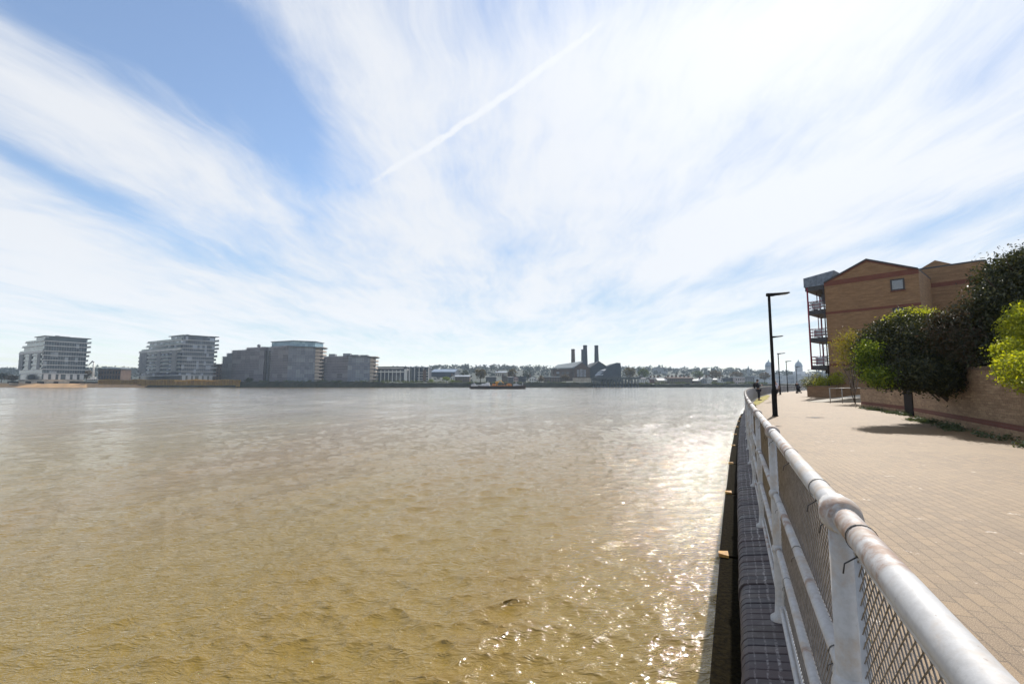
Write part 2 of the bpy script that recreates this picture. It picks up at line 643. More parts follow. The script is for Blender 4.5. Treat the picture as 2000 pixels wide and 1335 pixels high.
# ------------------------------------------------------------------ walkway
m_pave, t, p = new_mat('block_paving')
co = t.coord('Object')
vec = t.mapping(co, rot=(0, 0, -(math.pi / 2 - rad(21))))
b = t.n.new('ShaderNodeTexBrick')
t.put(b.inputs['Vector'], vec)
b.inputs['Scale'].default_value = 1.0
b.inputs['Brick Width'].default_value = 0.205
b.inputs['Row Height'].default_value = 0.105
b.inputs['Mortar Size'].default_value = 0.0058
b.inputs['Mortar Smooth'].default_value = 0.3
t.put(b.inputs['Color1'], (0.176, 0.110, 0.048))
t.put(b.inputs['Color2'], (0.090, 0.054, 0.024))
t.put(b.inputs['Mortar'], (0.022, 0.014, 0.008))
fa, _ = t.noise(co, 0.55, 6, 0.62)
fs, _ = t.noise(co, 160.0, 3, 0.7)
fm, _ = t.noise(co, 7.0, 6, 0.7)
fl, _ = t.noise(co, 2.6, 4, 0.6)
col = t.mix(t.step(fa, 0.38, 0.68, 0.0, 0.55), b.outputs['Color'], (0.195, 0.132, 0.066))
col = t.mix(t.step(fm, 0.42, 0.72, 0.0, 0.42), col, (0.080, 0.045, 0.027))
col = t.mix(t.step(fs, 0.46, 0.60, 0.0, 0.8), col, (0.30, 0.215, 0.125))
col = t.mix(t.step(fs, 0.36, 0.46, 0.55, 0.0), col, (0.17, 0.10, 0.07))
spots = t.step(t.noise(t.mapping(co, scale=(3.4, 3.4, 1)), 1.0, 5, 0.75)[0], 0.63, 0.69, 0.0, 0.6)
col = t.mix(spots, col, (0.62, 0.55, 0.47))
t.put(p.inputs['Base Color'], col)
p.inputs['Roughness'].default_value = 0.67
p.inputs['Specular IOR Level'].default_value = 0.30
hh = t.m('ADD', t.m('MULTIPLY', b.outputs['Fac'], -1.0), t.m('MULTIPLY', fs, 0.35))
hh = t.m('ADD', hh, t.m('MULTIPLY', fm, 0.6))
t.put(p.inputs['Normal'], t.bump(hh, 0.75, 0.005))


def strip(name, mat, s0, s1, prof, ds=0.5, n_uv=False, parent=None):
    """sweep a profile [(p, z), ...] along the wall line; uv = (s, length along profile)"""
    k = max(2, int(abs(s1 - s0) / ds) + 1)
    mb = MB()
    mb.uv = []
    L = [0.0]
    for a, c in zip(prof[:-1], prof[1:]):
        L.append(L[-1] + math.hypot(c[0] - a[0], c[1] - a[1]))
    V, F = [], []
    for i in range(k):
        s = s0 + (s1 - s0) * i / (k - 1)
        for j, (pp, z) in enumerate(prof):
            V.append(sp(s, pp, z))
            mb.uv.append((s, L[j]))
    n = len(prof)
    for i in range(k - 1):
        for j in range(n - 1):
            F.append((i * n + j, i * n + j + 1, (i + 1) * n + j + 1, (i + 1) * n + j))
    mb.add(V, F)
    return mb.build(name, mat, parent)


walk = strip('walkway', m_pave, -6, 150, [(0.44, 0.0), (2, 0.0), (5, 0.0), (8, 0.0), (12, 0.0)], 1.0)
tag(walk, kind='structure')
m_soil = M('garden_soil', (0.07, 0.05, 0.03), (0.05, 0.055, 0.02), 2.0, 0.95)
mb = MB()
pts = [sp(s, 7.4) for s in (-6, 0, 10, 20, 30, 40, 60, 80, 100, 130, 150)]
V = [(q.x, q.y, -0.03) for q in pts] + [(q.x + 260, q.y - 60, -0.03) for q in pts]
n = len(pts)
mb.add(V, [(i, i + n, i + n + 1, i + 1) for i in range(n - 1)])
tag(mb.build('ground', m_soil), kind='structure')

# stone edging under the railing
m_edge = M('concrete_edging', (0.36, 0.33, 0.28), (0.24, 0.21, 0.16), 9, 0.85, 0.4)
tag(strip('kerb', m_edge, -6, 150, [(0.285, -0.3), (0.285, 0.008), (0.44, 0.008), (0.44, -0.05)], 1.0), kind='structure')
m_moss = M('yellow_moss', (0.33, 0.26, 0.05), (0.20, 0.19, 0.04), 5.0, 0.95, 0.8)
mb = MB()
V, F = [], []
rm = random.Random(6)
for i in range(60):
    s = 33.5 + 33 * i / 59
    w = 0.85 * max(0.02, math.sin(math.pi * (i + .5) / 60)) ** 0.5 * rm.uniform(.7, 1.1)
    V += [sp(s, 0.30, 0.011), sp(s, 0.30 + w * .35, 0.045 + rm.uniform(0, .03)), sp(s, 0.30 + w * .75, 0.03 + rm.uniform(0, .02)), sp(s, 0.30 + w, 0.009)]
for i in range(59):
    for q in range(3):
        F.append((i * 4 + q, i * 4 + q + 1, i * 4 + q + 5, i * 4 + q + 4))
mb.add(V, F)
vg = mb.build('moss', m_moss)
tag(vg, 'yellow green moss and weeds along the foot of the river railing', 'moss', kind='stuff')

# ------------------------------------------------------------------ river wall with its sloping blue brick coping
m_blue, t, p = new_mat('blue_brick')
g = t.n.new('ShaderNodeNewGeometry')
uv = t.coord('UV')
su = t.n.new('ShaderNodeSeparateXYZ')
t.put(su.inputs[0], uv)
base = t.ramp(g.outputs['Random Per Island'], [(0, (0.022, 0.018, 0.024)), (0.4, (0.036, 0.028, 0.034)), (0.75, (0.050, 0.035, 0.037)), (1, (0.033, 0.024, 0.024))])
co = t.coord('Object')
f1, _ = t.noise(co, 5.0, 6, 0.7)
f2, _ = t.noise(co, 45.0, 4, 0.7)
col = t.mix(t.step(f1, 0.45, 0.75, 0.0, 0.5), base, (0.085, 0.062, 0.064))
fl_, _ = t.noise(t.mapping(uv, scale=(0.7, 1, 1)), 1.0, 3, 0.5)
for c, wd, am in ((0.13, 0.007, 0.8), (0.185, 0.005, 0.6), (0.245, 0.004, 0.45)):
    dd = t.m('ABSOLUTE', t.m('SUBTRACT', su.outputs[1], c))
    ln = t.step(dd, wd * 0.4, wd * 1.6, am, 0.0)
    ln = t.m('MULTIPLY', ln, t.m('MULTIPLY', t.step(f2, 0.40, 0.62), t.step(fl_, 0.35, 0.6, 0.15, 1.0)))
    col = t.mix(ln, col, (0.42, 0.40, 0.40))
drop = t.step(t.noise(co, 3.1, 4, 0.75)[0], 0.70, 0.73, 0.0, 0.75)
col = t.mix(drop, col, (0.55, 0.55, 0.55))
t.put(p.inputs['Base Color'], col)
t.put(p.inputs['Roughness'], t.step(f1, 0.3, 0.7, 0.48, 0.72))
p.inputs['Specular IOR Level'].default_value = 0.45
t.put(p.inputs['Normal'], t.bump(f2, 0.45, 0.004))
m_mortar = M('dark_mortar', (0.045, 0.038, 0.036), (0.03, 0.025, 0.025), 20, 0.9)
m_wetbrick = M('wet_river_brick', (0.05, 0.04, 0.03), (0.02, 0.022, 0.012), 3.0, 0.6, 0.5)

wallroot = thing('river_wall', 'dark blue brick river wall with rounded sloping coping under the railing', 'river wall', (0, 0, 0))
rnd = random.Random(3)
mb = MB()
mb.uv = []
NOSE = [(0.29, -0.012), (0.20, -0.030), (0.12, -0.046), (0.05, -0.060), (0.022, -0.068), (0.002, -0.086), (-0.012, -0.112), (-0.016, -0.145), (-0.016, -0.20), (0.05, -0.205)]
PL = [0.0]
for a, c in zip(NOSE[:-1], NOSE[1:]):
    PL.append(PL[-1] + math.hypot(c[0] - a[0], c[1] - a[1]))
s = -1.0
while s < 46:
    w = 0.073 if s < 18 else 0.22
    dz, dpp, tl = rnd.gauss(0, 0.0022), rnd.gauss(0, 0.0028), rnd.gauss(0, 0.004)
    n = len(NOSE)
    V = []
    e = 0.004
    for k, (ss, ins) in enumerate(((s, e), (s + e, 0.0), (s + w - e, 0.0), (s + w, e))):
        for j, (pp, z) in enumerate(NOSE):
            cx, cz = pp - NOSE[5][0], z
            q = sp(ss, pp + dpp + (ins if j > 4 else 0), z + dz + tl * (pp - 0.1) - (ins if j < 7 else 0))
            V.append(q)
            mb.uv.append((ss, PL[j]))
    F = [(k * n + j, (k + 1) * n + j, (k + 1) * n + j + 1, k * n + j + 1) for k in range(3) for j in range(n - 1)]
    F += [tuple(range(n)), tuple(3 * n + j for j in range(n - 1, -1, -1))]
    mb.add(V, F, False)
    s += w + (0.006 if s < 18 else 0.01)
mb.build('coping', m_blue, wallroot)
strip('mortar_bed', m_mortar, -1.2, 46, [(0.29, -0.022), (0.05, -0.066), (0.018, -0.09), (0.006, -0.21)], 0.6, parent=wallroot)
strip('far_coping', m_blue, 46, 150, [(0.29, -0.012), (0.05, -0.06), (-0.012, -0.11), (-0.016, -0.2)], 1.0, parent=wallroot)
strip('wall_face', m_wetbrick, -6, 150, [(0.286, -0.2), (0.03, -0.2), (0.03, -0.7), (0.03, -4.0)], 1.0, parent=wallroot)

# timber fender
m_tim = M('wet_timber', (0.0045, 0.0035, 0.002), (0.013, 0.010, 0.004), 1.0, 1.0, 0.6, spec=0.04, stretch=(30, 30, 30), detail=6)
m_timlit = M('sunlit_raw_timber', (0.50, 0.27, 0.06), (0.30, 0.15, 0.03), 14.0, 0.7, 0.4)  # raw wood with sunlight put into its bright orange colour
fend = thing('timber_fender', 'black timber fender beams with raw wood blocks given a sunlit colour bolted along the river wall', 'fender')
edges = [-1.2, 2.3, 5.25, 8.2, 11.2, 14.4, 17.6, 20.7, 23.8, 27, 30.2]
for i in range(len(edges) - 1):
    a, c = edges[i], edges[i + 1]
    mb = MB()
    oo = -0.195 + 0.006 * (i % 2)
    for q, (p0, p1, z0, z1) in enumerate([(oo, -0.012, -0.62, -0.335), (oo + 0.012, -0.012, -0.95, -0.635), (oo + 0.02, -0.012, -1.30, -0.965)]):
        P = [sp(a + 0.03, p0), sp(a + 0.03, p1), sp(c - 0.03, p1), sp(c - 0.03, p0)]
        mb.hexa([(v.x, v.y, z0) for v in P] + [(v.x, v.y, z1) for v in P])
    mb.build('beam', m_tim, fend)
    if i >= 1:
        mb = MB()
        bw_ = 0.055 if i in (2, 3) else 0.03
        P = [sp(a - bw_, oo - 0.004), sp(a - bw_, oo + 0.09), sp(a + bw_, oo + 0.08), sp(a + bw_, oo - 0.008)]
        mb.hexa([(v.x, v.y, -0.33) for v in P] + [(v.x, v.y, -0.295 - 0.012 * (k % 2)) for k, v in enumerate(P)])
        mb.build('block', m_timlit, fend)
for k in range(14):
    s = 0.8 + k * 2.2
    mb = MB()
    q = sp(s, -0.09)
    mb.tube([(q.x, q.y, -1.2), (q.x, q.y, -4)], 0.12, 10)
    mb.build('pile', m_tim, fend)

# ------------------------------------------------------------------ railing
m_rail, t, p = new_mat('weathered_white_paint')
co = t.coord('Object')
f1, _ = t.noise(co, 7.0, 7, 0.7)
f2, _ = t.noise(co, 38.0, 5, 0.7)
f3, _ = t.noise(co, 3.1, 5, 0.62)
col = t.mix(t.step(f2, 0.35, 0.7, 0.0, 0.5), (0.42, 0.42, 0.425), (0.28, 0.275, 0.27))
col = t.mix(t.step(f1, 0.47, 0.64, 0.0, 0.55), col, (0.38, 0.29, 0.20))
rust = t.m('MULTIPLY', t.step(f3, 0.54, 0.63), t.step(f1, 0.40, 0.56))
col = t.mix(t.m('MULTIPLY', rust, 0.70), col, (0.19, 0.085, 0.034))
col = t.mix(t.step(t.noise(co, 90, 3, 0.7)[0], 0.68, 0.74, 0.0, 0.5), col, (0.12, 0.07, 0.045))
t.put(p.inputs['Base Color'], col)
t.put(p.inputs['Roughness'], t.step(f1, 0.3, 0.7, 0.52, 0.75))
t.put(p.inputs['Normal'], t.bump(f2, 0.25, 0.003))
m_panel = M('galvanised_grey_paint', (0.44, 0.46, 0.49), (0.33, 0.34, 0.36), 12, 0.45, 0.1)
m_mesh = M('mesh_wire', (0.17, 0.155, 0.145), (0.09, 0.08, 0.075), 20, 0.38, 0)
m_tie = M('black_plastic', (0.012, 0.012, 0.013), (0.02, 0.02, 0.02), 10, 0.4)

rl = thing('riverside_railing', 'white painted river railing with rusty top rail, collared posts and wire mesh', 'railing')
RP = 0.217
S1 = 128.0
POST_S = [1.32 + 2.03 * k for k in range(-1, 62)]
ZR = [1.10, 0.715, 0.385, 0.045]
RR = [0.0255, 0.018, 0.018, 0.015]


def rail_line(p, z, s0=-1.6, s1=S1):
    out = []
    s = s0
    while s < s1:
        out.append(sp(s, p, z))
        s += 0.35 if s < 40 else 1.0
    out.append(sp(s1, p, z))
    return out


for nm, z, r in zip(('top_rail', 'middle_rail', 'lower_rail', 'bottom_rail'), ZR, RR):
    mb = MB()
    mb.tube(rail_line(RP, z), r, 20 if z > 1 else 12)
    mb.build(nm, m_rail, rl)

mb = MB()       # one post with a collar at each rail
mb.lathe((0, 0, 0), [(0.062, -0.06), (0.062, -0.02), (0.038, 0.0), (0.030, 0.10), (0.028, 0.6), (0.026, 1.095)], 16)
for z, r in zip(ZR[:3], (0.043, 0.038, 0.036)):
    mb.ball((0, 0, z - (0.004 if z > 1 else 0)), r, 18, 12, (1.25, 1.0, 1.0))
for z, r in zip(ZR[:3], RR):
    mb.tube([(-0.06, 0, z), (0.06, 0, z)], r + 0.009, 16)
post0 = mb.build('post', m_rail, rl)

Lp = 1.90
mb = MB()       # one panel of woven wire
z0, z1 = 0.075, 1.03
pit = 0.031
sl_ = 0.95      # wires slope less steeply than they run
rw = 0.0014


def wire(mb, x0, za, x1, zb, y):
    d = Vector((x1 - x0, 0, zb - za))
    if d.length < 0.01:
        return
    nrm = Vector((-d.z, 0, d.x)).normalized() * rw
    o = Vector((0, rw, 0))
    a, c = Vector((x0, y, za)), Vector((x1, y, zb))
    mb.add([a + nrm, a + o, a - nrm, a - o, c + nrm, c + o, c - nrm, c - o], [(0, 1, 5, 4), (1, 2, 6, 5), (2, 3, 7, 6), (3, 0, 4, 7)])


Hh = z1 - z0
k = -Hh / sl_
while k < Lp:
    xa, xb = k, k + Hh / sl_
    a0, b0 = max(0.0, xa), min(Lp, xb)
    if b0 > a0:
        wire(mb, a0, z0 + (a0 - xa) * sl_, b0, z0 + (b0 - xa) * sl_, 0.0)
        wire(mb, a0, z1 - (a0 - xa) * sl_, b0, z1 - (b0 - xa) * sl_, 0.0035)
    k += pit
wire_me = mb.build('mesh_panel', m_mesh, rl)
mb = MB()
mb.tube([(0, 0, 1.035), (Lp, 0, 1.035)], 0.0105, 10)
mb.tube([(0, 0, 0.072), (Lp, 0, 0.072)], 0.0105, 10)
mb.tube([(0, 0, 0.072), (0, 0, 1.035)], 0.009, 8)
mb.tube([(Lp, 0, 0.072), (Lp, 0, 1.035)], 0.009, 8)
frame0 = mb.build('panel_frame', m_panel, rl)

ta = MB()       # one cable tie round a rail
for kk in range(20):
    a1, a2 = 2 * math.pi * kk / 20, 2 * math.pi * (kk + 1) / 20
    ring = []
    for a in (a1, a2):
        for (r, x) in ((1.0, -0.0022), (1.045, -0.0022), (1.045, 0.0022), (1.0, 0.0022)):
            ring.append((x, r * 0.0265 * math.cos(a), r * 0.0265 * math.sin(a)))
    ta.add(ring, [(0, 1, 5, 4), (1, 2, 6, 5), (2, 3, 7, 6), (3, 0, 4, 7)])
ta.box((0, 0.006, -0.032), (0.007, 0.012, 0.008))
ta.tube([(0, 0.008, -0.034), (0.004, 0.030, -0.052), (0.0, 0.034, -0.070)], 0.0016, 5)
tie0 = ta.build('cable_tie', m_tie, rl)

first = True
for k, s in enumerate(POST_S):
    for o, off in ((post0, 0.0), (wire_me, 0.065), (frame0, 0.065)):
        c = o if first else o.copy()
        if not first:
            COL.objects.link(c)
        c.parent = rl
        base = sp(s + off, RP + (0.018 if off else 0), 0)
        nxt = sp(s + off + Lp, RP + (0.018 if off else 0), 0)
        c.location = base
        c.rotation_euler = (0, 0, math.atan2(nxt.y - base.y, nxt.x - base.x) if off else head(s))
    first = False
nt_ = 0
for k, s in enumerate(POST_S[:12]):
    for z, r, offs in ((1.10, 0.0255, (0.10, 0.26, 1.0, 1.85)), (0.715, 0.018, (0.16, 0.95, 1.75)), (0.385, 0.018, (0.3, 1.5))):
        for o_ in offs:
            if nt_ >= 98:
                continue
            c = tie0 if nt_ == 0 else tie0.copy()
            if nt_:
                COL.objects.link(c)
            c.parent = rl
            c.location = sp(s + o_ + rnd.uniform(-.03, .03), RP, z)
            c.rotation_euler = (0, 0, head(s))
            q = r / 0.0255
            c.scale = (1, q, q)
            nt_ += 1

# ------------------------------------------------------------------ street lamps
m_black = M('black_lamp_paint', (0.010, 0.010, 0.011), (0.016, 0.015, 0.014), 8, 0.8, spec=0.15)
m_lens = M('lamp_lens', (0.5, 0.5, 0.5), (0.45, 0.45, 0.45), 8, 0.25)


def lamp(name_loc, label, first=None):
    if first is not None:
        return dup(first, name_loc, 0, label)
    r = thing('street_lamp', label, 'lamp', name_loc, 0, 'street lamps along the riverside path')
    mb = MB()
    mb.lathe((0, 0, 0), [(0.125, 0.0), (0.125, 0.03), (0.105, 0.06), (0.10, 1.10), (0.085, 1.18), (0.066, 1.24), (0.060, 2.6), (0.056, 5.38), (0.05, 5.40)], 20)
    mb.build('pole', m_black, r)
    mb = MB()
    mb.bb(-0.045, 0.045, -0.112, -0.095, 0.35, 0.95)
    mb.build('access_door', m_black, r)
    mb = MB()
    h = [(-0.10, 0.065), (0.18, 0.06), (0.42, 0.13), (0.86, 0.115), (0.92, 0.07)]
    V, F = [], []
    zz = [(5.30, 5.44), (5.305, 5.45), (5.36, 5.46), (5.425, 5.50), (5.45, 5.49)]
    for (x, wd), (za, zb) in zip(h, zz):
        V += [(x, -wd, za + 0.012), (x, -wd * 0.75, za), (x, wd * 0.75, za), (x, wd, za + 0.012), (x, wd, zb - 0.025), (x, wd * 0.6, zb), (x, -wd * 0.6, zb), (x, -wd, zb - 0.025)]
    for i in range(len(h) - 1):
        for k in range(8):
            F.append((i * 8 + k, i * 8 + (k + 1) % 8, (i + 1) * 8 + (k + 1) % 8, (i + 1) * 8 + k))
    F += [tuple(range(7, -1, -1)), tuple(range(32, 40))]
    mb.add(V, F)
    hd = mb.build('lamp_head', m_black, r)
    mb = MB()
    mb.add([(0.45, -0.09, 5.372), (0.82, -0.085, 5.413), (0.82, 0.085, 5.413), (0.45, 0.09, 5.372), (0.45, -0.09, 5.352), (0.82, -0.085, 5.395), (0.82, 0.085, 5.395), (0.45, 0.09, 5.352)],
           [(0, 1, 2, 3), (7, 6, 5, 4), (0, 4, 5, 1), (1, 5, 6, 2), (2, 6, 7, 3), (3, 7, 4, 0)])
    mb.build('lens', m_lens, hd)
    return r


LQ = [(1511, 20.1, 'black lamp post nearest the camera, standing beside the white railing', 0),
      (1513, 38.5, 'black lamp post just behind the nearest one, only its arm showing beside it', 0),
      (1523, 60, 'lamp post just right of the walker in a pale shirt', 0),
      (1538, 80.6, 'slim lamp post midway between the pale-shirted walker and the pushchair', 0),
      (1557, 108, 'thin lamp post right behind the person with the pushchair', 0),
      (1580, 130, 'farthest lamp post, rising behind the brick planter', 0)]
lamp0 = None
for (px, Yd, lb, _) in LQ:
    loc = (atY(px, 752, Yd).x, Yd, 0.0)
    o = lamp(loc, lb, lamp0)
    lamp0 = lamp0 or o
# ------------------------------------------------------------------ brick garden wall beside the walkway
m_wall = bricks('yellow_stock_brick', (0.21, 0.122, 0.064), (0.40, 0.27, 0.155), (0.15, 0.11, 0.07), gap=0.012, grime=0.5)
m_red = bricks('red_brick', (0.175, 0.052, 0.03), (0.13, 0.042, 0.026), (0.16, 0.12, 0.10), grime=0.4)
m_capb = M('brick_on_edge_capping', (0.19, 0.12, 0.075), (0.11, 0.08, 0.05), 16, 0.85, 0.5)
m_ply = M('dark_brown_paint', (0.007, 0.004, 0.003), (0.012, 0.007, 0.005), 4, 0.8, spec=0.15)


def wall_run(root, a, b, h0, h1, thick=0.33, band=True):
    """brick wall from a to b (its face towards the path), its top running from h0 to h1"""
    a, b = Vector((a[0], a[1], 0)), Vector((b[0], b[1], 0))
    L = (b - a).length
    rz = math.atan2(b.y - a.y, b.x - a.x)
    mb = MB()
    mb.vprism([(0, 0, -0.1), (L, 0, -0.1), (L, 0, h1 - 0.075), (0, 0, h0 - 0.075)], (0, thick, 0))
    mb.build('brickwork', m_wall, root, a, rz)
    if band:
        mb = MB()
        mb.bb(0, L, -0.012, 0.1, 0.225, 0.30)
        mb.bb(0, L, -0.008, 0.1, 0.30, 0.375)
        mb.build('red_course', m_red, root, a, rz)
    mb = MB()
    n = max(2, int(L / 0.08))
    rn = random.Random(int(L * 100))
    for i in range(n):
        x0, x1 = L * i / n + 0.003, L * (i + 1) / n - 0.003
        q0, q1 = h0 + (h1 - h0) * i / n - 0.075, h0 + (h1 - h0) * (i + 1) / n - 0.075
        d = rn.gauss(0, 0.004)
        mb.hexa([(x0, -0.015 + d, q0), (x1, -0.015 + d, q1), (x1, thick + 0.015, q1), (x0, thick + 0.015, q0),
                 (x0, -0.015 + d, q0 + 0.10 + d), (x1, -0.015 + d, q1 + 0.10 + d), (x1, thick + 0.015, q1 + 0.10 + d), (x0, thick + 0.015, q0 + 0.10 + d)])
    mb.build('capping', m_capb, root, a, rz)


WA, WB, WC, WE = atz(1684, 796, 0), atz(1786, 812.5, 0), atz(1900, 838.5, 0), atz(2003, 862, 0)
gw = thing('garden_wall', 'yellow brick garden wall with a red course, running below the overhanging bushes', 'garden wall')
wdir = (WE - WB).normalized()
WF = WE + wdir * 7.0
wall_run(gw, WA, WB - wdir * 1.55, 1.18, 1.22)
wall_run(gw, WB, WC, 1.85, 1.9)
wall_run(gw, WC, WF, 1.9, 1.75)
dW = (WB - WA).normalized()
back = Vector((-dW.y, dW.x, 0))
if back.x < 0:
    back = -back
mb = MB()
mb.vprism([(0, 0, -0.1), (3.6, 0, -0.1), (3.6, 0, 1.10), (0, 0, 1.10)], (0, 0.33, 0))
mb.build('return_wall', m_wall, gw, WA + dW * 0.04 + back * 0.02, math.atan2(back.y, back.x))
mb = MB()
g0 = WB - wdir * 1.52
L = 1.50
mb.bb(0, L, -0.02, 0.05, 0.02, 1.9)
for k in range(11):
    mb.bb(0.03 + k * 0.131, 0.150 + k * 0.131, -0.032, -0.02, 0.06, 1.86)
gt = thing('garden_gate', 'narrow dark brown boarded gate set in the brick garden wall under the big bush', 'gate', g0, math.atan2(wdir.y, wdir.x))
mb.build('board_panel', m_ply, gt)
mb = MB()
mb.tube([(0.70, -0.035, 0.95), (0.70, -0.06, 0.97), (0.70, -0.06, 1.09), (0.70, -0.035, 1.11)], 0.008, 6)
mb.build('handle', m_black, gt)

# weeds at the foot of the wall and leaf litter
m_weed = leaf_mat('weed_leaves', [(0.03, 0.05, 0.012), (0.05, 0.085, 0.018), (0.09, 0.11, 0.03)], 0.3)
rg = random.Random(8)
bl = []
for k in range(70):
    f = rg.random() ** 0.8
    q = WA.lerp(WF, f) if f > .4 else WA.lerp(WB, f / .4)
    q = q - back * rg.uniform(0.02, 0.30)
    h = rg.uniform(0.02, 0.09)
    bl.append((q.x, q.y, h * 0.6, 0.18, 0.18, h))
wd = leaves('weeds', m_weed, bl, 7000, 0.07, 4, clump=0.07, per=10)
tag(wd, 'dark green weeds growing along the foot of the garden wall', 'weeds', kind='stuff')
bl = []
for k in range(60):
    q = sp(rg.uniform(0.3, 34), rg.uniform(0.40, 0.52))
    h = rg.uniform(0.015, 0.05)
    bl.append((q.x, q.y, h * 0.6, 0.10, 0.10, h))
m_weed2 = leaf_mat('path_edge_weeds', [(0.10, 0.13, 0.02), (0.20, 0.19, 0.04), (0.28, 0.22, 0.06)], 0.4)
wd = leaves('edge_weeds', m_weed2, bl, 4200, 0.035, 5, clump=0.04, per=10)
tag(wd, 'small yellow green weeds sprouting between the kerb and the paving', 'weeds', kind='stuff')

# ------------------------------------------------------------------ bushes behind and over the wall
m_dark = leaf_mat('dark_glossy_leaves', [(0.011, 0.016, 0.008), (0.020, 0.028, 0.010), (0.034, 0.042, 0.013), (0.085, 0.085, 0.018), (0.020, 0.030, 0.010)], 0.28, 0.36, 0.045)
m_bronze = leaf_mat('bronze_young_leaves', [(0.014, 0.018, 0.008), (0.030, 0.032, 0.010), (0.065, 0.052, 0.016), (0.07, 0.034, 0.014), (0.024, 0.032, 0.010)], 0.25, 0.42, 0.05)
m_lime = leaf_mat('lime_leaves', [(0.20, 0.25, 0.012), (0.34, 0.38, 0.018), (0.46, 0.48, 0.03), (0.12, 0.18, 0.012)], 0.62, 0.4, 0.04)
m_green = leaf_mat('fresh_green_leaves', [(0.06, 0.11, 0.010), (0.13, 0.20, 0.014), (0.30, 0.36, 0.02)], 0.55, 0.4, 0.04)
m_olive = leaf_mat('olive_spring_leaves', [(0.15, 0.16, 0.02), (0.24, 0.22, 0.03), (0.17, 0.12, 0.03)], 0.55, 0.4, 0.03)
m_bark = M('grey_brown_bark', (0.09, 0.065, 0.045), (0.05, 0.038, 0.028), 14, 0.9, 0.6)


def blob(px, py, Yd, rx, rz, ry=None):
    """ellipsoid centred on a point seen at (px, py), radii given in the photograph's pixels at that depth"""
    q = atY(px, py, Yd)
    k = q.y / FPX
    return (q.x, q.y, q.z, rx * k, (ry or rx * 0.8) * k, rz * k)


def limbs(root, base, tips, r0, mat, name='stem', seed=1):
    rn = random.Random(seed)
    mb = MB()
    base = Vector(base)
    for tp in tips:
        tp = Vector(tp)
        pts = []
        for i in range(6):
            f = i / 5
            q = base.lerp(tp, f) + Vector((rn.gauss(0, .06), rn.gauss(0, .06), 0.25 * math.sin(f * 3.1))) * (tp - base).length * 0.25 * (1 if 0 < i < 5 else 0)
            pts.append(q)
        mb.tube(pts, [r0 * (1 - 0.8 * i / 5) for i in range(6)], 7)
        for j in range(3):
            q = pts[2 + j]
            e = q + Vector((rn.gauss(0, 1), rn.gauss(0, 1), rn.uniform(0.2, 1))).normalized() * (tp - base).length * 0.3
            mb.tube([q, q.lerp(e, .5) + Vector((0, 0, .03)), e], [r0 * 0.35, r0 * 0.22, r0 * 0.08], 5)
    return mb.build(name, mat, root)


def shrub(name, label, cat, mat, blobs, n, size, seed, base, r0=0.06, clump=0.16, per=16, **kw):
    r = thing(name, label, cat, base)
    base = Vector(base)
    bl = [(b[0] - base.x, b[1] - base.y, b[2] - base.z) + tuple(b[3:]) for b in blobs]
    leaves('foliage', mat, bl, n, size, seed, r, clump=clump, per=per, **kw)
    limbs(r, (0, 0, 0), [(b[0], b[1], b[2]) for b in bl if b[2] > 2.1 or base.z > 0.5] or [(0, 0, 2)], r0, m_bark, 'stem', seed)
    return r


Yb = 16.2
big = [blob(1790, 690, Yb, 84, 66), blob(1740, 708, Yb - .2, 60, 50), blob(1845, 695, Yb - .4, 48, 58), blob(1800, 728, Yb - 1.0, 68, 30), blob(1846, 726, 15.0, 40, 42),
       blob(1735, 655, Yb + .5, 40, 28), blob(1758, 732, Yb - .9, 46, 24), blob(1706, 672, Yb, 26, 26), blob(1790, 642, Yb + .6, 40, 24), blob(1700, 694, Yb, 14, 32),
       blob(1866, 726, 14.6, 22, 28), blob(1826, 740, 14.9, 42, 20), blob(1874, 690, 15.2, 24, 40), blob(1766, 622, Yb + .8, 22, 14), blob(1722, 640, Yb + .3, 16, 12), blob(1812, 628, Yb + .6, 20, 12),
       blob(1840, 640, Yb, 24, 22), blob(1686, 668, Yb + .2, 9, 13), blob(1716, 728, Yb - .6, 18, 14), blob(1785, 752, 15.0, 18, 9), blob(1850, 752, 14.6, 16, 8)]
shrub('evergreen_bush', 'large dark glossy evergreen bush spilling over the brick garden wall and hiding its top', 'bush', m_dark, big, 56000, 0.085, 11,
      (15.4 + back.x * .8, 16.3 + back.y * .8, 0.0), clump=0.15, shell=0.70)
lowg = [blob(1700, 702, Yb - .3, 16, 34), blob(1722, 736, Yb - 1.1, 22, 16), blob(1698, 684, Yb - .1, 13, 24), blob(1703, 724, Yb - .5, 15, 14), blob(1704, 690, Yb - .6, 10, 18), blob(1690, 708, Yb - .4, 9, 12)]
shrub('green_shrub', 'fresh green leafy shrub at the left end of the brick garden wall', 'shrub', m_green, lowg, 9500, 0.075, 12, (16.3 + back.x * .8, 17.6 + back.y * .8, 0), r0=0.04, clump=0.13)
topl = [blob(1785, 626, 19, 42, 20), blob(1752, 636, 19, 22, 18), blob(1816, 628, 19, 20, 18)]
shrub('lime_shrub', 'yellow green rounded shrub showing above the dark bush before the brick flats', 'shrub', m_lime, topl, 9000, 0.09, 13, (17.2 + back.x * 1.0, 19.4 + back.y * 1.0, 0), clump=0.12, r0=.05)
mid = [blob(1880, 650, 14.2, 44, 48), blob(1900, 672, 13.9, 34, 40), blob(1850, 640, 14.6, 30, 30), blob(1896, 612, 14.3, 24, 26)]
shrub('bronze_shrub', 'shrub of dark leaves with bronze young tips between the big bush and the tall tree', 'shrub', m_bronze, mid, 17000, 0.08, 14, (13.9 + back.x * .9, 13.6 + back.y * .9, 0), clump=0.14)
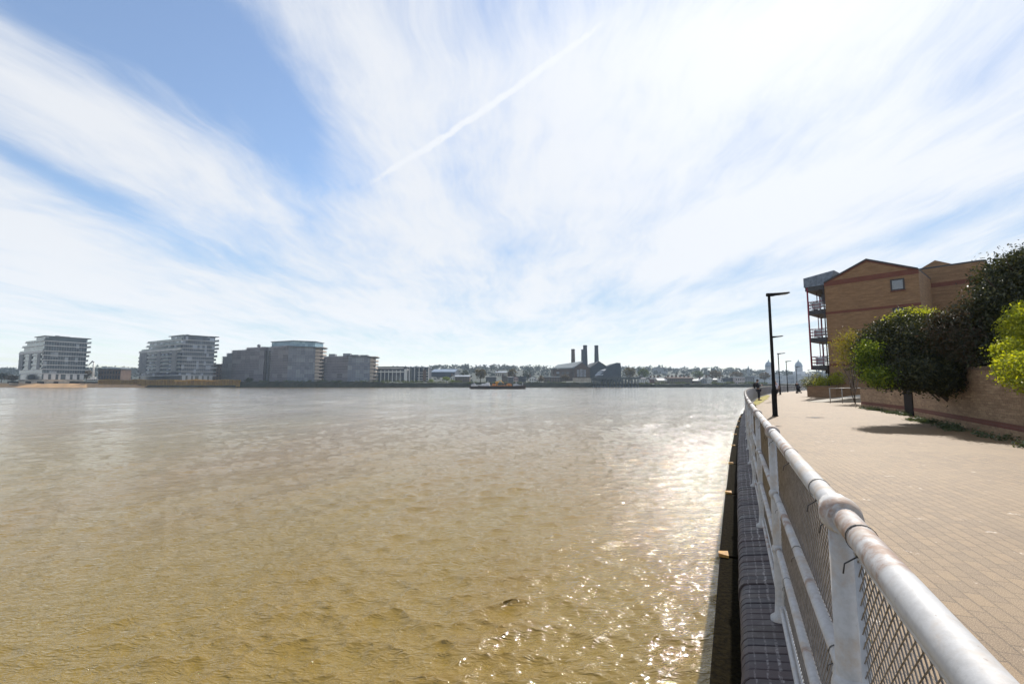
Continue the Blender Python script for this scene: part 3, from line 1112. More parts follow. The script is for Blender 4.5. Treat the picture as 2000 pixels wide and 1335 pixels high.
tall = [blob(1985, 560, 14.0, 62, 66), blob(1950, 600, 13.8, 40, 58), blob(2030, 590, 14.2, 70, 90), blob(1965, 655, 13.6, 50, 62), blob(1935, 640, 13.8, 26, 50), blob(1945, 690, 13.4, 30, 26),
        blob(2012, 518, 14.2, 34, 30), blob(1995, 678, 13.6, 44, 40), blob(1962, 540, 14.0, 22, 20), blob(1924, 600, 13.8, 16, 22)]
shrub('evergreen_tree', 'tall dark evergreen tree at the right edge, rising above the garden wall', 'tree', m_dark, tall, 46000, 0.095, 15, (15.6, 13.9, 0), r0=.12, clump=0.17, shell=0.66)
lime2 = [blob(1988, 640, 12.6, 26, 34), blob(1978, 690, 12.0, 28, 28), blob(1998, 722, 11.2, 36, 34), blob(1956, 681, 12.3, 13, 9), blob(2016, 660, 12.2, 34, 62), blob(1996, 607, 12.8, 16, 16), blob(2030, 740, 10.7, 40, 30), blob(1968, 728, 11.9, 16, 20)]
shrub('lime_bush', 'bright yellow green bush hanging over the garden wall at the right edge', 'bush', m_lime, lime2, 15000, 0.075, 16, (atY(2012, 749, 13.2).x, 13.2, 0), clump=0.10, r0=.05)
sm = [blob(1652, 672, 33, 20, 22), blob(1668, 690, 33, 18, 26), blob(1645, 700, 33, 12, 18), blob(1662, 655, 33, 12, 10)]
st = shrub('spring_tree', 'thin young tree with sparse olive green leaves against the brick flats', 'tree', m_olive, sm, 2600, 0.13, 17, (atY(1668, 749, 33).x, 33, 0), r0=.035, clump=0.3, per=6, shell=0.2)
tips = []
rg2 = random.Random(4)
for k in range(26):
    b_ = sm[k % 4]
    tips.append((b_[0] - st.location.x + rg2.gauss(0, .5), rg2.gauss(0, .5), b_[2] + rg2.uniform(-1.6, .7)))
limbs(st, (0, 0, 0.6), tips, 0.025, M('pale_twig', (0.20, 0.16, 0.13), (0.14, 0.11, 0.09), 10, 0.9), 'branches', 3)

# ------------------------------------------------------------------ brick flats on the right
m_flat = bricks('buff_brick', (0.215, 0.118, 0.058), (0.275, 0.164, 0.084), (0.18, 0.124, 0.076), grime=0.30)
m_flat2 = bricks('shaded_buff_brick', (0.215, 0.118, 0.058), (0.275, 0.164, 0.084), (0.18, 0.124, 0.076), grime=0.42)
m_lead = M('lead_cladding', (0.10, 0.125, 0.165), (0.16, 0.19, 0.24), 3, 0.45, 0.1, metal=0.2)
m_slate = M('dark_roof', (0.05, 0.05, 0.055), (0.035, 0.035, 0.04), 8, 0.7)
m_frame = M('dark_window_frame', (0.015, 0.010, 0.010), (0.02, 0.012, 0.012), 5, 0.4)
m_maroon = M('maroon_steel', (0.22, 0.012, 0.035), (0.15, 0.01, 0.028), 6, 0.45)
m_glass, t, p = new_mat('window_glass')
t.put(p.inputs['Base Color'], (0.02, 0.025, 0.03))
p.inputs['Roughness'].default_value = 0.03
p.inputs['Specular IOR Level'].default_value = 1.0
t.put(p.inputs['Normal'], t.bump(t.noise(t.coord('Object'), 1.2, 2, 0.5)[0], 0.08, 0.02))
p.inputs['Coat Weight'].default_value = 0.6
p.inputs['Coat IOR'].default_value = 2.2

BA = atY(1622, 752, 48.0)
BA.z = 0
be = Vector((4.6, -5.5, 0)).normalized()       # along the front towards the right
bf = Vector((-be.y, be.x, 0))                  # away from the camera
if bf.y < 0:
    bf = -bf
BRZ = math.atan2(be.y, be.x)


def fpt(px, py, origin=None, d=None):
    """(along, height) on the front wall for a point of the photograph"""
    o = origin if origin is not None else BA
    d = d if d is not None else be
    r = ray(px, py)
    nrm = Vector((-d.y, d.x, 0))
    k = (o - Vector((0, 0, EYE))).dot(nrm) / r.dot(nrm)
    q = Vector((0, 0, EYE)) + r * k
    return ((q - o).dot(d), q.z)


flats = thing('apartment_building', 'brown brick riverside flats with gabled end wall, red bands and maroon balconies', 'building', BA, BRZ)
(_, zl), (ax, az_), (tr_, zr) = fpt(1612, 553), fpt(1692, 508), fpt(1793, 526)
mb = MB()
mb.vprism([(0, 0, -0.1), (tr_, 0, -0.1), (tr_, 0, zr), (ax, 0, az_), (0, 0, zl)], (0, 11, 0))
mb.build('end_wall', m_flat, flats)
mb = MB()
ov = 0.10
for (x0, q0, x1, q1) in ((0, zl, ax, az_), (ax, az_, tr_, zr)):
    mb.vprism([(x0, -ov, q0 + 0.004), (x1, -ov, q1 + 0.004), (x1, -ov, q1 + 0.16), (x0, -ov, q0 + 0.16)], (0, 11.3, 0))
mb.build('roof', m_slate, flats)


mb = MB()
for (x0, q0, x1, q1) in ((0, zl, ax, az_), (ax, az_, tr_, zr)):
    mb.vprism([(x0, -.018, q0 - .16), (x1, -.018, q1 - .16), (x1, -.018, q1), (x0, -.018, q0)], (0, .2, 0))
mb.build('brick_verge', m_red, flats)


def band(z0, z1, L, y, root, org=None, x0=0.0):
    mb = MB()
    mb.bb(x0, L, y - 0.02, y + 0.2, z0, z1)
    return mb.build('red_band', m_red, root)


zb0, zb1 = fpt(1700, 545)[1], fpt(1700, 537)[1]
band(zb0 - 0.1, zb0 + 0.42, tr_ + 0.012, 0, flats, x0=-0.012)
zc = fpt(1700, 603)[1]
band(zc - 0.12, zc + 0.14, tr_ + 0.012, 0, flats, x0=-0.012)
zd = fpt(1650, 665)[1]
band(zd - 0.12, zd + 0.14, tr_ + 0.012, 0, flats, x0=-0.012)
ze = fpt(1640, 712)[1]
band(ze - 0.12, ze + 0.14, tr_ + 0.012, 0, flats, x0=-0.012)
for (cx_, cy_, hw, hh_) in ((1753, 555.5, 13, 13), (1757, 611, 12, 12)):
    (x0, q0), (x1, q1) = fpt(cx_ - hw, cy_ + hh_), fpt(cx_ + hw, cy_ - hh_)
    mb = MB()
    f_ = 0.13
    mb.bb(x0, x1, -0.05, 0.02, q0, q0 + f_)
    mb.bb(x0, x1, -0.05, 0.02, q1 - f_, q1)
    mb.bb(x0, x0 + f_, -0.05, 0.02, q0 + f_, q1 - f_)
    mb.bb(x1 - f_, x1, -0.05, 0.02, q0 + f_, q1 - f_)
    w_ = mb.build('window', m_frame, flats)
    mb = MB()
    mb.bb(x0 + f_, x1 - f_, -0.018, 0.006, q0 + f_, q1 - f_)
    mb.build('pane', m_glass, w_)
    mb = MB()
    mb.bb(x0 - .05, x1 + .05, -0.09, 0.0, q0 - 0.09, q0 - 0.003)
    mb.build('sill', m_red, w_)

# the recessed wing to the right
O2 = atY(1796, 752, 47.6)
O2.z = 0
ang2 = math.atan2(-4.2, 3.6)
d2_ = Vector((math.cos(ang2), math.sin(ang2), 0))
(xe, z2r), (xs, z2l) = fpt(1926, 512, O2, d2_), fpt(1797, 524, O2, d2_)
inv = Matrix.Rotation(-BRZ, 3, 'Z')


def loc(q):
    return inv @ (Vector(q) - BA)


P0, P1 = O2, O2 + d2_ * xe
nb = Vector((-d2_.y, d2_.x, 0))
if nb.y < 0:
    nb = -nb
poly = [P0 - d2_ * 0.5, P1 - d2_ * 0.5]
for k in range(7):
    a = math.pi / 2 * k / 6
    poly.append(P1 - d2_ * 0.5 + nb * 0.5 + d2_ * 0.5 * math.sin(a) - nb * 0.5 * math.cos(a))
poly += [P1 + nb * 9, P0 - d2_ * 0.5 + nb * 9]
pl = [loc(q) for q in poly]
zt = (z2l + z2r) / 2
mb = MB()
mb.prism([(q.x, q.y) for q in pl], -0.1, zt)
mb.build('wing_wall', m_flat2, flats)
mb = MB()


def offs(k):
    c = sum((q for q in pl), Vector()) / len(pl)
    return [((q - c).x * k + c.x, (q - c).y * k + c.y) for q in pl]


mb.prism(offs(1.01), zt + 0.003, zt + 0.16)
mb.build('parapet', m_slate, flats)
zz_ = fpt(1860, 553, O2, d2_)[1]
mb = MB()
mb.prism(offs(1.004), zz_ - 0.2, zz_ + 0.25)
mb.build('red_band', m_red, flats)
(gx0, gz0), (gxa, gza), (gx1, gz1) = fpt(1797, 525, O2 + nb * 1.2, d2_), fpt(1826, 508, O2 + nb * 1.2, d2_), fpt(1872, 518, O2 + nb * 1.2, d2_)
mb = MB()
q0 = O2 + nb * 1.2
mb.vprism([loc((q0 + d2_ * gx0).to_tuple()[:2] + (zt - .3,)), loc((q0 + d2_ * gx1).to_tuple()[:2] + (zt - .3,)), loc((q0 + d2_ * gx1).to_tuple()[:2] + (gz1,)),
           loc((q0 + d2_ * gxa).to_tuple()[:2] + (gza,)), loc((q0 + d2_ * gx0).to_tuple()[:2] + (gz0,))], inv @ (nb * 6))
mb.build('rear_gable', m_flat, flats)
mb = MB()
(wx, wz0), (_, wz1) = fpt(1801, 589, O2, d2_), fpt(1801, 564, O2, d2_)
c_ = loc(O2 + d2_ * wx - nb * 0.22)
mb.box((c_.x, c_.y, (wz0 + wz1) / 2), (0.35, 0.5, wz1 - wz0), ang2 - BRZ)
w_ = mb.build('bay_window', m_frame, flats)
mb = MB()
c_ = loc(O2 + d2_ * (wx - 0.16) - nb * 0.28)
mb.box((c_.x, c_.y, (wz0 + wz1) / 2), (0.08, 0.3, (wz1 - wz0) - 0.25), ang2 - BRZ)
mb.build('pane', m_glass, w_)

# balconies on the river side (local -x), roofed by a leaded hood
PRJ = 1.75
m_pale = M('pale_screen', (0.40, 0.43, 0.47), (0.32, 0.35, 0.39), 3, 0.4)
zhood0, zhood1 = fpt(1610, 557)[1], fpt(1610, 534)[1]
mb = MB()
mb.vprism([(-PRJ - .25, 0.25, zhood0 + .1), (0.35, 0.25, zhood0 + .1), (0.9, 0.25, zhood1 + 0.25), (-PRJ - .25, 0.25, zhood1 - .15)], (0, 5.2, 0))
for k in range(5):
    x = -PRJ - .1 + k * 0.52
    mb.bb(x, x + .04, 0.22, 0.25, zhood0 + .1, zhood1 - .15)
mb.build('leaded_hood', m_lead, flats)
mb = MB()
mb.bb(-PRJ - .15, 0, 0.3, 5.3, zhood0 - .35, zhood0 + 0.09)
mb.build('hood_soffit', m_slate, flats)
mb = MB()
zq = fpt(1600, 583)[1]
mb.bb(-1.25, -0.01, 3.2, 5.0, zq, zq + 0.95)
for k in range(4):
    x = -1.22 + k * 0.36
    mb.bb(x, x + .04, 3.165, 3.198, zq, zq + 0.95)
mb.build('leaded_bay', m_lead, flats)
ZB = [3.05, 6.05, 9.05]
for z in ZB:
    mb = MB()
    mb.bb(-PRJ, -0.005, 0.3, 4.6, z - 0.12, z + 0.34)
    bal = mb.build('balcony', m_slate, flats)
    mb = MB()
    for zr_ in (0.62, 0.95, 1.30):
        mb.tube([(0, 0.34, z + zr_), (-PRJ + .05, 0.34, z + zr_), (-PRJ + .05, 4.55, z + zr_), (0, 4.55, z + zr_)], 0.034, 6, smooth=False)
    for x in (-1.15, -0.6):
        mb.tube([(x, 0.34, z + .34), (x, 0.34, z + 1.3)], 0.016, 6)
    for k in range(8):
        mb.tube([(-PRJ + .05, 0.6 + k * .55, z + .34), (-PRJ + .05, 0.6 + k * .55, z + 1.3)], 0.016, 6)
    mb.build('balcony_rail', m_maroon, bal)
    mb = MB()
    mb.bb(-1.2, -0.02, 4.7, 6.6, z + 1.5, z + 1.95)
    mb.build('planter_box', m_slate, bal)
    mb = MB()
    mb.bb(-1.30, -0.50, 0.40, 0.43, z + 0.42, z + 1.22)
    mb.build('side_screen', m_pale, bal)
mb = MB()
for y in (0.36, 4.5):
    mb.tube([(-PRJ + .03, y, 2.95), (-PRJ + .03, y, zhood0 + .05)], 0.085, 8)
mb.tube([(-PRJ + .33, 2.4, 3.2), (-PRJ + .33, 2.4, zhood0 + .05)], 0.045, 8)
mb.tube([(-0.72, 4.5, 3.2), (-0.72, 4.5, zhood0 + .05)], 0.04, 8)
mb.build('maroon_posts', m_maroon, flats)
mb = MB()
mb.bb(-0.95, -0.01, 2.0, 4.2, 2.55, 3.0)
mb.build('balcony_bracket', m_slate, flats)
mb = MB()
mb.tube([(-0.09, -0.07, 0.1), (-0.09, -0.07, zl - .4)], 0.06, 8)
mb.build('downpipe', m_frame, flats)

m_white = M('white_plastic', (0.62, 0.63, 0.65), (0.5, 0.5, 0.52), 5, 0.5)


def balc_chair(z, x, y, rz, label, kind):
    r = thing('garden_chair', label, 'chair', BA + Matrix.Rotation(BRZ, 3, 'Z') @ Vector((x, y, z)), BRZ + rz, 'white chairs on the balconies of the brick flats')
    mb = MB()
    mb.bb(-.26, .26, -.25, .25, .40, .44)
    mb.build('seat', m_white, r)
    mb = MB()
    for k in range(5):
        mb.box((-.24 + k * .12, .27, .68), (.07, .03, .5))
    mb.bb(-.27, .27, .25, .29, .90, .98)
    mb.build('backrest', m_white, r)
    for sx in (-1, 1):
        for sy in (-1, 1):
            mb = MB()
            mb.tube([(sx * .24, sy * .23, 0), (sx * .22, sy * .2, .41)], .02, 6)
            mb.build('leg', m_white, r)
        mb = MB()
        mb.bb(sx * .25, sx * .29, -.25, .27, .62, .655)
        mb.build('armrest', m_white, r)
    return r


for (z, x, y, rz, lb) in ((9.39, -0.55, .9, .6, 'white chair on the top balcony of the brick flats'),
                          (6.39, -0.6, .9, .5, 'white chair on the middle balcony of the brick flats'),
                          (3.39, -0.5, 1.0, .9, 'white chair on the lowest balcony of the brick flats')):
    balc_chair(z, x, y, rz, lb, 0)
mb = MB()
q = BA + Matrix.Rotation(BRZ, 3, 'Z') @ Vector((-1.2, .95, 9.39))
pt = thing('pot_plant', 'dark bushy pot plant beside the chair on the top balcony of the flats', 'pot plant', q)
mb.lathe((0, 0, 0), [(.14, 0), (.2, .36), (.22, .36), (.22, .4)], 12)
mb.build('pot', m_red, pt)
leaves('foliage', m_dark, [(0, 0, .72, .34, .34, .34)], 900, .1, 31, pt, clump=.1)

# ------------------------------------------------------------------ brick planter, its shrubs, handrail and ramp
PA, PB = atz(1577, 774.5, 0), atz(1624, 776, 0)
pd = (PB - PA).normalized()
pn = Vector((-pd.y, pd.x, 0))
if pn.y < 0:
    pn = -pn
plr = thing('brick_planter', 'low brown brick planter with a stone lip at the corner of the flats', 'planter', PA, math.atan2(pd.y, pd.x))
Lq = (PB - PA).length + 0.5
mb = MB()
mb.bb(0, Lq, 0, 0.3, -.05, 1.12)
mb.bb(0, 0.3, 0.305, 6.0, -.05, 1.12)
mb.bb(Lq - .3, Lq, .305, 6.0, -.05, 1.12)
mb.build('brickwork', m_flat, plr)
mb = MB()
mb.bb(-.04, Lq + .04, -.04, .34, 1.123, 1.22)
mb.bb(-.04, .34, .345, 6.04, 1.123, 1.22)
mb.build('lip', m_capb, plr)
mb = MB()
mb.bb(.3, Lq - .3, .3, 6, .5, 1.02)
mb.build('soil', m_soil, plr)
q = PA + pd * (Lq * .58) + pn * .62
bl = [(q.x + pd.x * a, q.y + pd.y * a, 1.55 + h, .75, .6, .46 + h * .4) for a, h in ((-.9, 0), (-.2, .12), (.5, .25), (1.1, .35), (1.5, .5))]
shrub('planter_hedge', 'low bright green shrub clipped along the top of the brick planter', 'shrub', m_lime, bl, 5000, .12, 21, (q.x, q.y, 1.02), clump=.12, r0=.03)
q = PA + pd * .35 + pn * .9
bl = [(q.x + a, q.y + b, 1.35 + h, .55, .55, .55) for a, b, h in ((-.45, 0, 0), (.2, .3, .35), (-.35, .9, .2), (.7, .8, .7))]
m_flower = leaf_mat('white_flowering_leaves', [(0.05, 0.08, 0.02), (0.10, 0.12, 0.03), (0.16, 0.16, 0.05), (0.55, 0.55, 0.48)], .4)
shrub('flowering_shrub', 'loose shrub with white flowers at the left end of the brick planter', 'shrub', m_flower, bl, 2600, .13, 22, (q.x, q.y, 1.02), clump=.16, r0=.03)

HA, HB = atz(1622, 786, 0), atz(1686, 786, 0)
hd_ = (HB - HA).normalized()
hr = thing('ramp_handrail', 'grey metal handrail with two rails beside the ramp between planter and garden wall', 'handrail', HA, math.atan2(hd_.y, hd_.x))
m_galv = M('galvanised_steel', (0.40, 0.39, 0.37), (0.30, 0.29, 0.27), 8, .5, metal=.3)
Lh = (HB - HA).length
for z in (1.10, .34):
    mb = MB()
    mb.tube([(-.05, 0, z - .03), (Lh, 0, z)], .032, 8)
    mb.build('rail', m_galv, hr)
for x in (0, Lh * .37, Lh * .98):
    mb = MB()
    mb.tube([(x, 0, 0), (x, 0, 1.08)], .028, 8)
    mb.build('post', m_galv, hr)
mb = MB()
mb.hexa([(-.3, .5, 0), (Lh + 1.5, .5, 0), (Lh + 1.5, 2.2, 0), (-.3, 2.2, 0), (-.3, .5, .02), (Lh + 1.5, .5, .55), (Lh + 1.5, 2.2, .55), (-.3, 2.2, .02)])
o = mb.build('ramp', m_edge, None, HA, math.atan2(hd_.y, hd_.x))
tag(o, kind='structure')

# ------------------------------------------------------------------ people
m_skin = M('skin', (0.42, 0.25, 0.18), (0.36, 0.21, 0.15), 9, .55)
m_navy = M('dark_navy_cloth', (0.014, 0.016, 0.028), (0.022, 0.022, 0.034), 12, .85, .2)
m_blackc = M('black_cloth', (0.010, 0.010, 0.012), (0.017, 0.016, 0.018), 12, .85, .2)
m_lilac = M('pale_lilac_shirt', (0.60, 0.57, 0.66), (0.52, 0.49, 0.58), 10, .8, .2)
m_hair = M('dark_hair', (0.016, 0.011, 0.009), (0.03, 0.02, 0.015), 20, .6)
m_whair = M('white_hair', (0.6, 0.58, 0.55), (0.48, 0.46, 0.44), 20, .6)
m_shoe = M('dark_shoe', (0.02, 0.017, 0.016), (0.03, 0.026, 0.024), 8, .6)


def skin_mesh(name, J, E, mat, parent, sub=1):
    """grow one smooth body from joints {name: (x, y, z, r)} and bones"""
    me = bpy.data.meshes.new(name)
    keys = list(J)
    me.from_pydata([J[k][:3] for k in keys], [(keys.index(a), keys.index(b)) for a, b in E], [])
    me.materials.append(mat)
    o = bpy.data.objects.new(name, me)
    COL.objects.link(o)
    o.parent = parent
    md = o.modifiers.new('skin', 'SKIN')
    md.use_smooth_shade = True
    for i, k in enumerate(keys):
        r = J[k][3]
        rr = r if isinstance(r, tuple) else (r, r)
        me.skin_vertices[0].data[i].radius = rr
        me.skin_vertices[0].data[i].use_root = (i == 0)
    if sub:
        s_ = o.modifiers.new('sub', 'SUBSURF')
        s_.levels = s_.render_levels = sub
    return o


def person(loc, rz, label, top, low, hair, lean=0.0, arms='down', stride=0.0, bare_legs=False, hdip=0.0):
    """standing figure facing local -y"""
    r = thing('person', label, 'person', loc, rz)
    hip = 0.93

    def L(z, y=0.0):                      # leaning turns the upper body back about the hips
        d = max(0.0, z - hip)
        return y + lean * d
    J = {'pelvis': (0, L(hip), hip, (.15, .105)), 'waist': (0, L(1.1), 1.10, (.135, .10)), 'chest': (0, L(1.32), 1.32, (.165, .115)), 'neck0': (0, L(1.46), 1.465, .065),
         'neck': (0, L(1.53) - .02, 1.535, .052), 'head0': (0, L(1.6) - .03 - hdip, 1.61 - hdip * .3, (.072, .085)), 'head': (0, L(1.7) - .03 - hdip * 1.6, 1.705 - hdip * .5, (.072, .09))}
    E = [('pelvis', 'waist'), ('waist', 'chest'), ('chest', 'neck0'), ('neck0', 'neck'), ('neck', 'head0'), ('head0', 'head')]
    feet = []
    for s_, nm in ((-1, 'l'), (1, 'r')):
        st_ = stride * s_
        J[nm + 'hip'] = (s_ * .10, L(hip) + st_ * .02, .87, .088)
        J[nm + 'knee'] = (s_ * .105, st_ * .5 - .03, .49, .058)
        J[nm + 'ankle'] = (s_ * .11, st_, .09, .042)
        J[nm + 'toe'] = (s_ * .125, st_ - .15, .035, .036)
        E += [('pelvis', nm + 'hip'), (nm + 'hip', nm + 'knee'), (nm + 'knee', nm + 'ankle'), (nm + 'ankle', nm + 'toe')]
        feet.append((s_, st_))
        J[nm + 'sh'] = (s_ * .19, L(1.42), 1.42, .062)
        if arms == 'phone':
            J[nm + 'el'] = (s_ * .22, L(1.16) - .06, 1.15, .045)
            J[nm + 'wr'] = (s_ * .07, L(1.25) - .30, 1.25, .03)
        elif arms == 'push':
            J[nm + 'el'] = (s_ * .24, L(1.14) - .02, 1.14, .045)
            J[nm + 'wr'] = (s_ * .20, L(1.05) - .30, 1.04, .03)
        else:
            J[nm + 'el'] = (s_ * .25, L(1.13) + .04 - stride * s_ * .3, 1.13, .045)
            J[nm + 'wr'] = (s_ * .25, L(.9) - .04 - stride * s_ * .7, .90, .03)
        E += [('chest', nm + 'sh'), (nm + 'sh', nm + 'el'), (nm + 'el', nm + 'wr')]
        w = Vector(J[nm + 'wr'][:3])
        e = Vector(J[nm + 'el'][:3])
        d = (w - e).normalized()
        side = Vector((-s_, 0, 0)) if arms != 'push' else Vector((-s_, 0, 0))
        up = d.cross(side).normalized()
        J[nm + 'palm'] = tuple(w + d * .06) + ((.036, .018),)
        E.append((nm + 'wr', nm + 'palm'))
        for q_, (off, ln) in enumerate(((-.027, .075), (-.009, .085), (.009, .08), (.027, .062))):
            b0 = w + d * .085 + up * off
            b1 = b0 + d * ln * .55 + side * .012
            b2 = b1 + d * ln * .35 + side * .03
            J[nm + 'f%d' % q_] = tuple(b0) + (.009,)
            J[nm + 'g%d' % q_] = tuple(b1) + (.0085,)
            J[nm + 'h%d' % q_] = tuple(b2) + (.007,)
            E += [(nm + 'palm', nm + 'f%d' % q_), (nm + 'f%d' % q_, nm + 'g%d' % q_), (nm + 'g%d' % q_, nm + 'h%d' % q_)]
        t0 = w + d * .035 - up * .035 + side * .01
        J[nm + 't0'] = tuple(t0) + (.011,)
        J[nm + 't1'] = tuple(t0 + d * .05 - up * .02 + side * .02) + (.009,)
        E += [(nm + 'palm', nm + 't0'), (nm + 't0', nm + 't1')]
    skin_mesh('body', J, E, m_skin, r, 1)
    g = 1.18
    TJ = {k: (v[0], v[1], v[2], tuple(q * g for q in v[3]) if isinstance(v[3], tuple) else v[3] * g) for k, v in J.items() if k in ('pelvis', 'waist', 'chest', 'neck0', 'lsh', 'rsh', 'lel', 'rel', 'lwr', 'rwr')}
    TJ['neck0'] = TJ['neck0'][:3] + (.07,)
    TE = [e for e in E if e[0] in TJ and e[1] in TJ]
    if bare_legs:                        # short sleeves
        for nm in 'lr':
            a, b_ = Vector(TJ[nm + 'sh'][:3]), Vector(TJ[nm + 'el'][:3])
            TJ[nm + 'el'] = tuple(a.lerp(b_, .75)) + (.062,)
            TJ.pop(nm + 'wr')
        TE = [e for e in TE if e[1] not in ('lwr', 'rwr')]
    skin_mesh('jacket' if not bare_legs else 'shirt', TJ, TE, top, r, 1)
    BJ = {k: (v[0], v[1], v[2], tuple(q * 1.16 for q in v[3]) if isinstance(v[3], tuple) else v[3] * 1.2 + .008) for k, v in J.items() if k in ('pelvis', 'lhip', 'rhip', 'lknee', 'rknee', 'lankle', 'rankle')}
    BE = [e for e in E if e[0] in BJ and e[1] in BJ]
    for nm in 'lr':
        if bare_legs:
            BJ.pop(nm + 'ankle')
            BJ[nm + 'knee'] = BJ[nm + 'knee'][:3] + (.085,)
        else:
            q = BJ[nm + 'ankle']
            BJ[nm + 'ankle'] = (q[0], q[1], q[2] + .08, .062)
    BE = [e for e in BE if e[1] in BJ]
    skin_mesh('shorts' if bare_legs else 'trousers', BJ, BE, low, r, 1)
    for s_, st_ in feet:
        mb = MB()
        mb.ball((s_ * .12, st_ - .07, .048), .05, 10, 8, (.95, 2.6, .95))
        mb.build('shoe', m_shoe, r)
    hx = J['head']
    mb = MB()
    mb.ball((0, hx[1] + .022, hx[2] + .012), .104, 14, 10, (.9, .98, 1.0))
    mb.build('hair', hair, r)
    mb = MB()
    mb.ball((0, hx[1] - .105, hx[2] - .04), .016, 8, 6, (.8, 1.2, 1.3))
    for s_ in (-1, 1):
        mb.ball((s_ * .088, hx[1] - .005, hx[2] - .03), .022, 8, 6, (.45, 1, 1.4))
    mb.build('ears_and_nose', m_skin, r)
    mb = MB()
    for s_ in (-1, 1):
        mb.ball((s_ * .032, hx[1] - .092, hx[2] - .012), .010, 8, 6)
    mb.box((0, hx[1] - .088, hx[2] - .085), (.045, .01, .008))
    mb.build('eyes_and_mouth', m_hair, r)
    return r, J


q = atY(1482, 782, 38.6)
pr, J = person((q.x + .02, 38.6, .02), rad(78), 'person in dark clothes with a backpack, leaning back on the railing and reading a phone', m_navy, m_navy, m_hair, lean=.22, arms='phone', hdip=.07)
bp = thing('backpack', 'black backpack worn by the person reading a phone at the railing', 'backpack', pr.location, pr.rotation_euler.z)
mb = MB()
by = J['chest'][1] + .21
mb.ball((0, by, 1.26), .2, 14, 10, (.85, .62, 1.25))
mb.build('bag', m_blackc, bp)
mb = MB()
mb.ball((0, by + .1, 1.15), .12, 12, 8, (1, .5, .9))
mb.build('front_pocket', m_blackc, bp)
for s_ in (-1, 1):
    mb = MB()
    mb.tube([(s_ * .1, by - .1, 1.46), (s_ * .12, by - .26, 1.50), (s_ * .13, by - .37, 1.36), (s_ * .13, by - .33, 1.16), (s_ * .12, by - .1, 1.08)], .018, 6)
    mb.build('strap', m_blackc, bp)
ph = thing('phone', 'dark phone held up by the person leaning on the railing', 'phone', pr.location, pr.rotation_euler.z)
mb = MB()
mb.box((0, J['lwr'][1] - .09, 1.30), (.075, .012, .15))
mb.build('case', m_blackc, ph)
mb = MB()
mb.box((0, J['lwr'][1] - .082, 1.30), (.066, .003, .138))
mb.build('screen', m_glass, ph)
q = atY(1516.5, 781, 40.3)
person((q.x, 40.3, 0), rad(180 + 8), 'white-haired person in a pale lilac shirt and dark shorts behind the lamp post', m_lilac, m_blackc, m_whair, stride=.13, bare_legs=True)
q = atY(1557.5, 767, 70)
pr, J = person((q.x, 70, 0), rad(-20), 'person in black pushing a pushchair towards the camera along the path', m_blackc, m_blackc, m_hair, arms='push', stride=.1)
pc = thing('pushchair', 'dark pushchair pushed along the path by the person in black', 'pushchair', (q.x - .22, 69.3, 0), rad(-20))
mb = MB()
mb.bb(-.24, .24, -.2, .25, .42, .5)
mb.vprism([(-.24, .2, .45), (.24, .2, .45), (.24, .42, 1.0), (-.24, .42, 1.0)], (0, .05, 0))
mb.build('seat', m_blackc, pc)
mb = MB()
for k in range(7):
    a = math.pi * (.1 + .45 * k / 6)
    mb.tube([(-.25, .38 - .42 * math.sin(a), .72 + .38 * math.cos(a - .3)), (.25, .38 - .42 * math.sin(a), .72 + .38 * math.cos(a - .3))], .05, 6)
mb.build('hood', m_navy, pc)
mb = MB()
for s_ in (-1, 1):
    mb.tube([(s_ * .25, -.38, .14), (s_ * .25, .2, .5), (s_ * .25, .6, 1.03)], .014, 6)
    mb.tube([(s_ * .25, .45, .12), (s_ * .25, .0, .48)], .014, 6)
mb.tube([(-.25, .6, 1.03), (.25, .6, 1.03)], .018, 6)
mb.build('frame', m_galv, pc)
for s_ in (-1, 1):
    for y in (-.38, .45):
        mb = MB()
        mb.tube([(s_ * .27 - .025, y, .12), (s_ * .27 + .025, y, .12)], .12, 14, smooth=False)
        mb.build('wheel', m_blackc, pc)
mb = MB()
mb.vprism([(-.2, -.34, .2), (.2, -.34, .2), (.2, .3, .28), (-.2, .3, .28)], (0, .02, .14))
mb.build('basket', m_blackc, pc)

# ------------------------------------------------------------------ drain cover let into the paving
q = atz(1592, 815, 0)
dc = thing('drain_cover', 'small dark iron drain cover set in the paving before the planter', 'drain cover', (q.x, q.y, 0), A0)
mb = MB()
mb.bb(-.3, .3, -.2, -.17, 0.001, .008)
mb.bb(-.3, .3, .17, .2, 0.001, .008)
mb.bb(-.3, -.27, -.169, .169, 0.001, .008)
mb.bb(.27, .3, -.169, .169, 0.001, .008)
mb.build('frame', m_blackc, dc)
mb = MB()
for k in range(9):
    x = -.25 + k * .0625
    mb.bb(x - .02, x + .02, -.168, .168, .001, .006)
mb.build('grating', m_slate, dc)
# ------------------------------------------------------------------ the far bank
def FX(px, Y):
    return atY(px, 749, Y).x


def FZ(py, Y):
    return EYE + (749 - py) / FPX * Y


